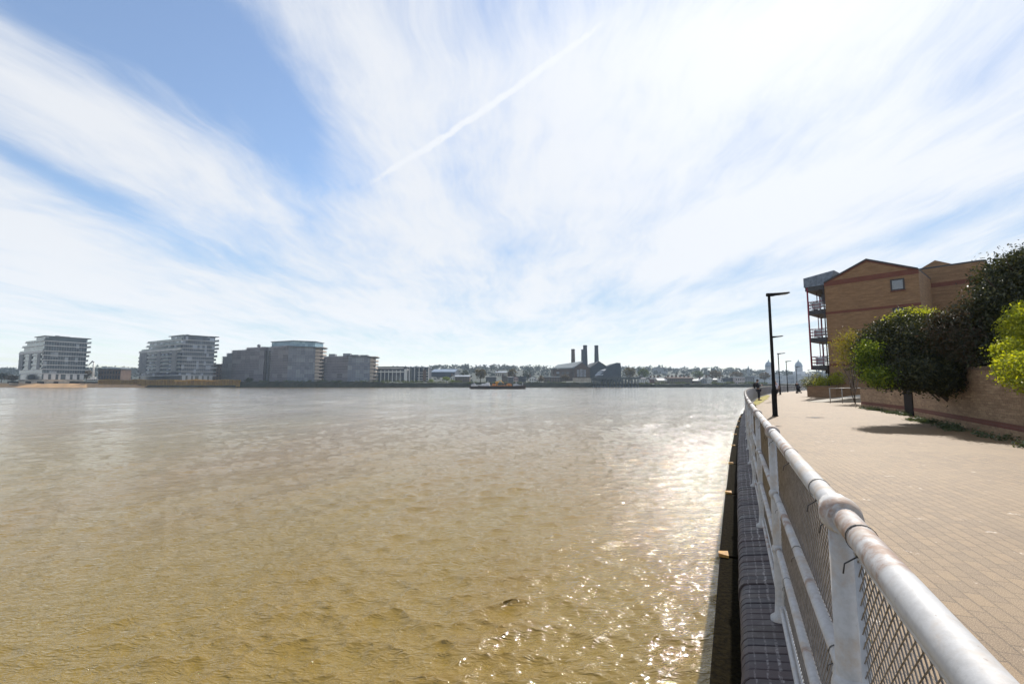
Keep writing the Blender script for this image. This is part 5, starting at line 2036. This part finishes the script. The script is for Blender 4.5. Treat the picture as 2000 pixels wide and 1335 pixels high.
def gable_hall(nm, wall, roof, p0, p1, ye, pa, ya, yb, Y, dep, half=True):
    pts = [P3(p0, yb, Y), P3(p1, yb, Y), P3(p1, ye, Y), P3(pa, ya, Y), P3(p0, ye, Y)]
    mb = MB()
    mb.vprism(pts, (0, dep, 0))
    w = mb.build(nm, wall, ps)
    mb = MB()
    for a, b in ((pts[4], pts[3]), (pts[3], pts[2])):
        mb.vprism([a + Vector((0, -.6, .05)), b + Vector((0, -.6, .05)), b + Vector((0, -.6, .9)), a + Vector((0, -.6, .9))], (0, dep + 1, 0))
    mb.build('roof', roof, ps)
    return w


gable_hall('turbine_hall', m_stock, m_roofs, 1121, 1152.5, 719.5, 1137, 708, 742, 560, 70)
gable_hall('boiler_house', m_blueclad, m_roofs, 1153.5, 1190, 718.5, 1170.5, 706, 742, 572, 70)
mb = MB()
mb.vprism([P3(1082, 745, 566), P3(1120, 743, 566), P3(1120, 719, 566), P3(1082, 720, 566)], (0, 40, 0))
mb.build('side_hall', m_stock, ps)
mb = MB()
a, b, c_, d_ = P3(1080.5, 719.6, 565), P3(1121, 718.6, 565), P3(1139, 705.5, 600), P3(1089, 712.8, 600)
mb.vprism([a, b, c_, d_], (0, 0, .8))
mb.build('side_roof', M('weathered_green_roof', (0.09, 0.12, 0.14), (0.07, 0.09, 0.11), .2, .85), ps)
mb = MB()
mb.vprism([P3(1080.5, 718.9, 566), d_ + Vector((0, 1, -.4)), d_ + Vector((0, 14, -.4)), P3(1080.5, 719, 600)], (0, 0, -6))
mb.build('side_gable', m_stock, ps)
mb = MB()
mb.vprism([P3(1184, 745, 566), P3(1214, 745, 566), P3(1213, 708.3, 566), P3(1206, 707.5, 566), P3(1184.5, 715.5, 566)], (0, 40, 0))
mb.build('clad_tower', m_blueclad, ps)
mb = MB()
mb.vprism([P3(1160, 738, 550), P3(1200, 738, 550), P3(1184, 722.5, 550)], (0, 15, 0))
mb.build('coal_shed', m_blueclad, ps)
for (x0, y0, x1, y1) in ((1162, 733, 1181, 724.5), (1171, 724, 1184.5, 720.5)):
    mb = MB()
    mb.vprism([P3(x0, y0, 549), P3(x1 - 3, y0 - 1, 549), P3(x1, y1, 552), P3(x0 + 7, y1 + 1.2, 552)], (0, 0.4, .5))
    mb.build('pale_skylight', m_roofp, ps)
for k in range(3):
    x0 = 1127.3 + k * 6.3
    q0, q1 = P3(x0, 735, 560), P3(x0 + 4.6, 721.5 - (1.2 if k == 1 else 0), 560)
    mb = MB()
    mb.bb(q0.x, q1.x, -.2, .3, q0.z, q1.z)
    w_ = mb.build('arched_window', M('pale_window_glass', (0.33, 0.37, 0.43), (0.22, 0.25, 0.30), .25, .3), ps)
    mb = MB()
    for i in range(1, 3):
        xx = q0.x + (q1.x - q0.x) * i / 3
        mb.bb(xx - .14, xx + .14, -.32, -.205, q0.z, q1.z)
    for i in range(1, 5):
        zz = q0.z + (q1.z - q0.z) * i / 5
        mb.bb(q0.x, q1.x, -.40, -.325, zz - .14, zz + .14)
    mb.build('glazing_bars', m_stock, w_)
for k in range(3):
    for j in range(2):
        q0, q1 = P3(1087 + k * 9.5, 729 + j * 6, 566), P3(1092.5 + k * 9.5, 725.5 + j * 6, 566)
        mb = MB()
        mb.bb(q0.x, q1.x, q0.y - .25, q0.y + .2, q0.z, q1.z)
        mb.build('window', m_roofp if (k + j) % 3 == 0 else m_darkglass, ps)
fbox(ps, 'yard_wall', m_conc, 1119, 1156, 737.2, 745, 548, 3)
for (xc, wt, wb, yt, yb, Y) in ((1120, 7.2, 8.4, 681, 716, 640), (1139.6, 7.0, 8.2, 681.6, 716, 650), (1143.8, 8.0, 9.6, 673.5, 716, 590), (1166, 7.6, 9.4, 673.8, 716, 595)):
    q = P3(xc, yb, Y)
    k = Y / FPX
    zt = FZ(yt, Y)
    mb = MB()
    h = zt - q.z
    mb.lathe((q.x, q.y, q.z), [(wb * k / 2 * 1.0, -12), (wb * k / 2, 0), (wt * k / 2 * .98, h * .93), (wt * k / 2 * 1.05, h * .94), (wt * k / 2 * 1.05, h * .985), (wt * k / 2 * .95, h)], 8, smooth=False)
    mb.build('chimney', m_stock if xc < 1130 else m_blueclad, ps)

jt = far_root('coal_jetty', 'dark raised jetty on iron legs standing in the river before the power station', 'jetty', 1205, 497)
o = jt.location
m_iron = M('dark_jetty_iron', (0.035, 0.05, 0.065), (0.055, 0.07, 0.085), .4, .7)
mb = MB()
x0, x1 = FX(1158, 497) - o.x, FX(1251, 497) - o.x
mb.bb(x0, x1, 0, 14, FZ(739.5, 497), FZ(736.5, 497))
mb.bb(x0, x1, -.4, -.05, FZ(736.4, 497), FZ(735.6, 497))
mb.build('deck', m_iron, jt)
mb = MB()
for k in range(26):
    x = x0 + (x1 - x0) * k / 25
    mb.tube([(x, -.2, FZ(736.3, 497)), (x, -.2, FZ(734, 497))], .1, 5)
mb.tube([(x0, -.2, FZ(734, 497)), (x1, -.2, FZ(734, 497))], .12, 5)
mb.build('deck_rail', m_iron, jt)
for k in range(15):
    x = x0 + (x1 - x0) * (k + .3) / 15
    mb = MB()
    for y in (1, 12):
        mb.tube([(x, y, -7), (x, y, -.8)], 1.15, 8)
        mb.tube([(x, y, -.8), (x, y, FZ(739.4, 497))], .62, 8)
    mb.tube([(x, 1, .5), (x, 12, FZ(740, 497))], .25, 6)
    mb.build('leg', m_iron, jt)
mb = MB()
for k in range(14):
    xa, xb = x0 + (x1 - x0) * (k + .3) / 15, x0 + (x1 - x0) * (k + 1.3) / 15
    if k % 2:
        mb.tube([(xa, .3, 0), (xb, .3, FZ(740, 497))], .22, 5)
    mb.tube([(xa, .3, 1.2), (xb, .3, 1.2)], .25, 5)
mb.build('bracing', m_iron, jt)

# ---- palace with two domes, church, turreted house
pal = far_root('domed_palace', 'pale grey riverside palace with two domed towers, hazy in the distance', 'palace', 1545, 640)
o = pal.location
for (p0, p1, yt, Y, nx) in ((1478, 1509, 734, 640, 9), (1511, 1529, 730.5, 680, 6), (1538, 1563, 733, 700, 8), (1566, 1590, 730.5, 680, 7), (1592, 1640, 734, 640, 12)):
    fbox(pal, 'wing', m_palace, p0, p1, yt, 751, Y, 30)
    win_grid(pal, p0 + .5, p1 - .5, yt + 1.6, 750, Y, nx, 2, m_leadd, .42, .62)
    q = FX(p0, Y) - o.x
    mb = MB()
    mb.bb(q - .8, FX(p1, Y) - o.x + .8, Y - o.y - .9, Y - o.y + 31, FZ(yt, Y) + .02, FZ(yt - .9, Y))
    mb.build('cornice', m_palace, pal)
for (xc, Yd) in ((1512, 690), (1571.5, 690)):
    k = Yd / FPX
    q = Vector((FX(xc, Yd) - o.x, Yd + 12 - o.y, FZ(731, Yd)))
    mb = MB()
    mb.box((q.x, q.y, q.z + 2.2), (15 * k, 15 * k, 5.5))
    mb.lathe((q.x, q.y, q.z + 5), [(6.6 * k, 0), (6.6 * k, 1), (5.6 * k, 1.3), (5.6 * k, 6.5), (6.5 * k, 6.8), (6.5 * k, 7.4)], 20)
    dm = mb.build('dome_drum', m_palace, pal)
    mb = MB()
    for i in range(14):
        a = 2 * math.pi * i / 14
        mb.tube([(q.x + 6.0 * k * math.cos(a), q.y + 6.0 * k * math.sin(a), q.z + 6), (q.x + 6.0 * k * math.cos(a), q.y + 6.0 * k * math.sin(a), q.z + 11.6)], .45, 6)
    mb.build('columns', m_palace, dm)
    mb = MB()
    z = q.z + 12.4
    mb.lathe((q.x, q.y, z), [(6.8 * k, 0), (6.7 * k, 1.5), (6.1 * k, 3.6), (5.0 * k, 5.6), (3.4 * k, 7.2), (1.6 * k, 8.1), (1.2 * k, 8.2), (1.2 * k, 9.6), (.9 * k, 9.8), (.4 * k, 10.6), (.1 * k, 11), (.1 * k, 12.6)], 20)
    mb.build('dome', m_leadd, pal)
ch = far_root('church_spire', 'distant pointed church spire on the skyline above the phone reader', 'church', 1463, 1100)
o = ch.location
mb = MB()
mb.box((0, 0, FZ(727, 1100)), (5, 5, 14))
mb.build('tower', m_greyw, ch)
mb = MB()
z = FZ(727, 1100) + 7.02
mb.lathe((0, 0, z), [(2.6, 0), (2.0, 3), (.15, FZ(713.5, 1100) - z)], 8, smooth=False)
mb.build('spire', m_blueclad, ch)
tw = far_root('turreted_house', 'distant house with two pointed turrets on the wooded skyline', 'house', 1290, 1150)
mb = MB()
mb.box((0, 0, FZ(724, 1150)), (34, 14, 16))
mb.build('wall', m_greyw, tw)
for x in (-4.6, 3.8):
    mb = MB()
    z = FZ(724, 1150) + 6
    mb.lathe((x, -5, z), [(1.7, 0), (1.7, 6), (1.9, 6.2), (.2, 11)], 8)
    mb.build('turret', m_greyw, tw)

# ---- work boat
bt = thing('work_boat', 'long low dark-hulled work boat with orange deck gear and a white cabin', 'boat', (FX(971, 340), 340, ZW))
o = bt.location
k = 340 / FPX
m_hull = M('dark_hull', (0.022, 0.024, 0.030), (0.05, 0.03, 0.025), .5, .6)
m_orange = M('orange_deck_gear', (0.52, 0.20, 0.03), (0.36, 0.13, 0.03), .8, .6)
m_boatw = M('boat_white', (0.62, 0.63, 0.66), (0.45, 0.46, 0.50), .8, .5)


def bxp(px):
    return FX(px, 340) - o.x


mb = MB()
st = [(916.5, .05, 1.0), (920, 1.6, .35), (926, 3.3, 0), (940, 4.0, 0), (1000, 4.0, 0), (1019, 3.9, 0), (1026, 3.4, .1)]
V, F = [], []
for (px, w, rk) in st:
    x = bxp(px)
    top = 2.0 + (1.0 if px < 930 else .15 if px < 1018 else .5)
    V += [(x, -w, top), (x, -w * .8, -.4 + rk), (x, w * .8, -.4 + rk), (x, w, top)]
for i in range(len(st) - 1):
    a, b = i * 4, i * 4 + 4
    F += [(a, a + 1, b + 1, b), (a + 1, a + 2, b + 2, b + 1), (a + 2, a + 3, b + 3, b + 2), (a + 3, a, b, b + 3)]
F += [(3, 2, 1, 0), (24, 25, 26, 27)]
mb.add(V, F)
mb.build('hull', m_hull, bt)


def bpart(nm, mat, boxes):
    mb = MB()
    for (p0, p1, y0, y1, w) in boxes:
        mb.bb(bxp(p0), bxp(p1), -w, w, FZ(y1, 340) - o.z, FZ(y0, 340) - o.z)
    return mb.build(nm, mat, bt)


bpart('bulwark', m_boatw, [(921, 938, 750.8, 753.4, 3.6), (922, 929, 749.2, 750.75, 2.2)])
bpart('deck_cargo', m_boatw, [(938, 957, 750.4, 753.4, 3.5), (941, 948, 748.4, 750.35, 2.6), (949, 956, 746.5, 750.35, 2.0)])
bpart('orange_hopper', m_orange, [(958, 979, 752, 754.4, 3.8), (962, 968, 748.4, 751.95, 2.4), (980, 988, 751.6, 754.6, 3.5)])
bpart('orange_winch', m_orange, [(989, 1000, 749.5, 754.4, 3.2), (991, 997, 747.8, 749.45, 2.0)])
cb = bpart('cabin', m_boatw, [(1002, 1018, 751.2, 754.4, 3.3), (1003, 1012, 748.8, 751.15, 2.6)])
mb = MB()
for q in range(4):
    mb.bb(bxp(1003.6 + q * 2.1), bxp(1005.0 + q * 2.1), -2.72, -2.605, FZ(750.6, 340) - o.z, FZ(749.4, 340) - o.z)
mb.build('cabin_window', m_darkglass, cb)
mb = MB()
mb.tube([(bxp(970), 0, FZ(752, 340) - o.z), (bxp(970), 0, FZ(744, 340) - o.z)], .55, 8)
mb.bb(bxp(967.5), bxp(974), -1.3, 1.3, FZ(747, 340) - o.z, FZ(744, 340) - o.z)
mb.tube([(bxp(971), 0, FZ(745, 340) - o.z), (bxp(978), 0, FZ(742, 340) - o.z), (bxp(984), 0, FZ(748, 340) - o.z)], .3, 6)
mb.build('deck_crane', M('yellow_crane_paint', (0.55, 0.33, 0.04), (0.42, 0.22, 0.03), .8, .6), bt)
mb = MB()
for (px, y0, y1) in ((926, 746.5, 751), (1008, 744, 749), (1021, 747, 753), (953, 743.5, 747)):
    mb.tube([(bxp(px), .5, FZ(y1, 340) - o.z), (bxp(px), .5, FZ(y0, 340) - o.z)], .16, 6)
for q in range(18):
    x = bxp(921 + q * 5.8)
    mb.tube([(x, -3.6, 2.1), (x, -3.6, 3.3)], .06, 4)
mb.build('masts', m_boatw, bt)
bpart('stern_locker', m_greyw, [(1019, 1024.5, 751.5, 754.2, 2.6)])

# ---- white crane, beach wall, reeds, hulk
cr = far_root('mobile_crane', 'white mobile crane with a folded jib between the two stepped glass blocks', 'crane', 181, 516)
o = cr.location
mb = MB()
mb.bb(-5.5, 4.5, -1.6, 1.6, FZ(741, 516), FZ(738.2, 516))
mb.bb(-2, 3.5, -1.4, 1.4, FZ(738.15, 516), FZ(735.5, 516))
mb.build('carrier', m_whitew, cr)
mb = MB()
mb.tube([(0, 0, FZ(736, 516)), (-.4, 0, FZ(722, 516)), (-.8, 0, FZ(707, 516))], [1.0, .8, .7], 8)
mb.build('mast', m_whitew, cr)
mb = MB()
mb.tube([(-.8, 0, FZ(707, 516)), (-2.2, 0, FZ(704.5, 516)), (-6.5, 0, FZ(712.5, 516))], [.8, .7, .35], 6)
mb.build('jib', m_greyw, cr)
mb = MB()
mb.tube([(-6.5, 0, FZ(712.5, 516)), (-6.5, 0, FZ(718, 516))], .08, 5)
mb.build('cable', m_slate, cr)
for q in range(4):
    mb = MB()
    mb.tube([(-4.2 + q * 2.4, -1.7, FZ(741.2, 516)), (-4.2 + q * 2.4, 1.7, FZ(741.2, 516))], .75, 12, smooth=False)
    mb.build('wheel', m_slate, cr)
bw = far_root('beach_wall', 'pale concrete beach wall with dark timber panels under the leftmost glass block', 'retaining wall', 120, 514)
o = bw.location
rn = random.Random(2)
p = 14
while p < 222:
    L = rn.uniform(7, 15)
    pale = rn.random() < .5
    y0 = 743.5 + rn.uniform(0, 1.2)
    fbox(bw, 'concrete_panel' if pale else 'timber_panel', m_conc if pale else m_tim, p, p + L - .15, y0, 748.5, 514 + (0 if pale else .4), 3)
    p += L
m_reed = leaf_mat('golden_reed', [(0.30, 0.19, 0.05), (0.42, 0.27, 0.08), (0.50, 0.34, 0.11), (0.26, 0.15, 0.05)], .35, .6, .02)
rg = np.random.default_rng(3)
n = 16000
px = 195 + 277 * rg.random(n) ** .8
px = np.where(px > 470, 470, px)
Yr_ = 504 + 9 * rg.random(n)
Yr_ = np.where(px < 270, 509 + 4 * rg.random(n), Yr_)
Xr = (px - 1000) / FPX * Yr_
hgt = (741.6 - 0 + rg.normal(size=n) * .45 + 0.8 * np.sin(px * .11))
ztop = EYE + (749 - hgt) / FPX * Yr_
zbot = np.where(px < 280, 1.0, -1.4)
lean = rg.normal(size=n) * .5
wd_ = .28
V = np.zeros((n, 4, 3))
V[:, 0] = np.stack([Xr - wd_, Yr_, zbot], 1)
V[:, 1] = np.stack([Xr + wd_, Yr_ + rg.normal(size=n) * .3, zbot], 1)
V[:, 2] = np.stack([Xr + wd_ * .5 + lean, Yr_ + rg.normal(size=n) * .4, ztop], 1)
V[:, 3] = np.stack([Xr - wd_ * .5 + lean, Yr_, ztop], 1)
rd_ = np_mesh('reed_bed', V.reshape(-1, 3), np.arange(n * 4).reshape(n, 4), m_reed)
tag(rd_, 'long golden reed bed along the far shore below the second stepped block', 'reeds', kind='stuff')
hk = far_root('beached_boat', 'pale wooden boat lying on the beach at the left edge', 'boat', 26, 506)
mb = MB()
V = []
for (x, w, zt) in ((-5, .1, 3.0), (-3, 1.6, 2.3), (0, 2.0, 2.0), (3, 1.7, 2.1), (4.5, .9, 2.4)):
    V += [(x, -w, 1.2 + zt * .6), (x, 0, .3), (x, w, 1.2 + zt * .6)]
F = []
for i in range(4):
    a = i * 3
    F += [(a, a + 1, a + 4, a + 3), (a + 1, a + 2, a + 5, a + 4), (a, a + 3, a + 5, a + 2)]
mb.add(V, F)
mb.build('hull', m_conc, hk)
mb = MB()
mb.tube([(-2, 0, 2.2), (-2, 0, 5.2)], .12, 5)
mb.build('mast', m_tim, hk)

# ---- trees along the far bank
m_tol = leaf_mat('bare_olive_twigs', [(0.09, 0.075, 0.035), (0.13, 0.10, 0.045), (0.07, 0.055, 0.035)], .3, .6, .02)
m_tbr = leaf_mat('brown_budding_twigs', [(0.11, 0.075, 0.045), (0.08, 0.055, 0.04), (0.14, 0.10, 0.05)], .3, .6, .02)
m_tgr = leaf_mat('spring_green_crown', [(0.05, 0.075, 0.02), (0.09, 0.12, 0.03), (0.04, 0.05, 0.02)], .35, .6, .02)
m_tli = leaf_mat('bright_lime_crown', [(0.12, 0.17, 0.02), (0.18, 0.23, 0.03), (0.08, 0.11, 0.02)], .4, .6, .02)
m_tdk = leaf_mat('dark_shrub_crown', [(0.02, 0.028, 0.012), (0.035, 0.045, 0.018), (0.05, 0.05, 0.025)], .2, .6, .02)


def far_tree(label, px, yt, yb, hw, Y, mat, seed, n=700, cat='tree', name='tree', bushy=False):
    root = far_root(name, label, cat, px, Y, 'trees and bushes along the far bank' if not bushy else 'bushes along the far bank')
    k = Y / FPX
    zt, zb = FZ(yt, Y), FZ(yb, Y)
    h = zt - zb
    rn = random.Random(seed)
    c0 = zb + h * (.5 if bushy else .62)
    bl = [(0, 0, c0, hw * k * .8, hw * k * .8, h * (.5 if bushy else .36))]
    for q in range(4):
        a = rn.uniform(0, 6.28)
        bl.append((math.cos(a) * hw * k * .5, math.sin(a) * hw * k * .4, c0 + rn.uniform(-.15, .18) * h, hw * k * .5, hw * k * .5, h * .24))
    leaves('crown', mat, bl, n, 1.15 * max(.7, min(1.4, hw / 9)), seed, root, clump=.7, per=8, shell=.5, aspect=.6)
    mb = MB()
    mb.tube([(0, 0, zb - 1), (.1, 0, zb + h * .3), (0, .2, zb + h * .7)], [h * .03 + .1, h * .022 + .08, .1], 6)
    for q in range(5):
        a = q * 1.3 + rn.random()
        mb.tube([(0, 0, zb + h * .3), (math.cos(a) * hw * k * .35, math.sin(a) * hw * k * .35, zb + h * .55), (math.cos(a) * hw * k * .7, math.sin(a) * hw * k * .7, zb + h * .8)], [.22, .14, .05], 5)
    mb.build('trunk', m_bark, root)
    return root


TR = [
    ('tall bare olive tree beside the pale terrace, left of the boat', 938, 719, 746, 11, 530, m_tol, 1200),
    ('bare brown tree behind the dark houses near the stern of the boat', 1001, 719, 744, 10.5, 560, m_tol, 1000),
    ('brown budding tree left of the low flat-roofed block by the power station', 1057, 733, 748, 7, 532, m_tbr, 700),
    ('rounded orange-brown tree in front of the turbine hall', 1104, 731, 746, 9, 534, m_tbr, 900),
    ('broad grey-green tree just right of the clad tower', 1231, 715, 742, 13, 600, m_tol, 1200),
    ('broad hazy tree left of the turreted house', 1256, 716, 742, 13, 620, m_tgr, 1000),
    ('bright lime tree left of the pale terrace', 872, 735, 746, 8, 526, m_tli, 700),
    ('small lime bush right of the lime tree by the terrace', 884, 741, 747, 5, 523, m_tli, 400),
    ('bright lime bush beside the white-framed flats with the brown panel', 842, 739, 747, 5.5, 524, m_tli, 400),
    ('dark bushy tree behind the pale terrace', 906, 722, 738, 9, 640, m_tdk, 700),
    ('blue-grey tree behind the white gabled inn', 1030, 722, 742, 10, 640, m_tdk, 700),
    ('grey-brown tree behind the white bay-fronted house', 1398, 722, 742, 13, 640, m_tbr, 900),
    ('pale green tree behind the low brown house with the pale roof', 1362, 722, 742, 12, 660, m_tgr, 800),
    ('purple-brown tree behind the pale pink columned building', 1440, 725, 742, 14, 680, m_tbr, 900),
    ('brown tree left of the leftmost glass block at the water edge', 22, 731, 746, 12, 540, m_tbr, 900),
    ('low dark tree at the far left edge above the beach', 2, 728, 745, 9, 545, m_tdk, 700),
    ('orange-brown tree right of the leftmost glass block beside the crane', 168, 722, 742, 10, 560, m_tbr, 900),
    ('dark round tree above the brown low building', 206, 717, 740, 8, 600, m_tdk, 700),
    ('dark bush at the right end of the golden reed bed', 486, 737, 748, 8, 516, m_tdk, 600),
    ('brown tree above the palace wing behind the lamp posts', 1494, 726, 745, 12, 625, m_tbr, 800),
    ('dark green tree between the two palace domes', 1545, 726, 740, 9, 760, m_tdk, 600),
]
for i, (lb, px, yt, yb, hw, Y, mt, n) in enumerate(TR):
    far_tree(lb, px, yt, yb, hw, Y, mt, 40 + i, n)
m_cover = leaf_mat('bank_greenery', [(0.03, 0.045, 0.015), (0.06, 0.085, 0.02), (0.11, 0.14, 0.03), (0.09, 0.085, 0.04)], .3, .6, .02)
bl = []
rn = random.Random(12)
for q in range(260):
    px = rn.uniform(480, 1500)
    up = 1.0 if 540 < px < 900 else .6
    z = FZ(744.5 if px < 900 else 746.5, 508) + rn.uniform(-1.4, .6)
    h = rn.uniform(.6, 1.7) * up
    bl.append((FX(px, 508), 507 + rn.uniform(-1.5, 5), z, rn.uniform(1.5, 5), 1.5, h))
tag(leaves('bank_scrub', m_cover, bl, 15000, .9, 6, clump=.6, per=8), 'green scrub and ivy along the top of the far quay walls', 'scrub', kind='stuff')

# ---- the hazy air over the river
m_haze = bpy.data.materials.new('haze')
m_haze.use_nodes = True
t = NT(m_haze.node_tree)
t.n.clear()
pv = t.n.new('ShaderNodeVolumePrincipled')
pv.inputs['Color'].default_value = (0.66, 0.83, 1.0, 1)
pv.inputs['Density'].default_value = 0.00014
pv.inputs['Anisotropy'].default_value = 0.25
om = t.n.new('ShaderNodeOutputMaterial')
t.l.new(pv.outputs[0], om.inputs['Volume'])
mb = MB()
mb.bb(-3200, 3200, -500, 1900, -9, 96)
tag(mb.build('haze', m_haze), kind='stuff')
C.cycles.volume_bounces = 0
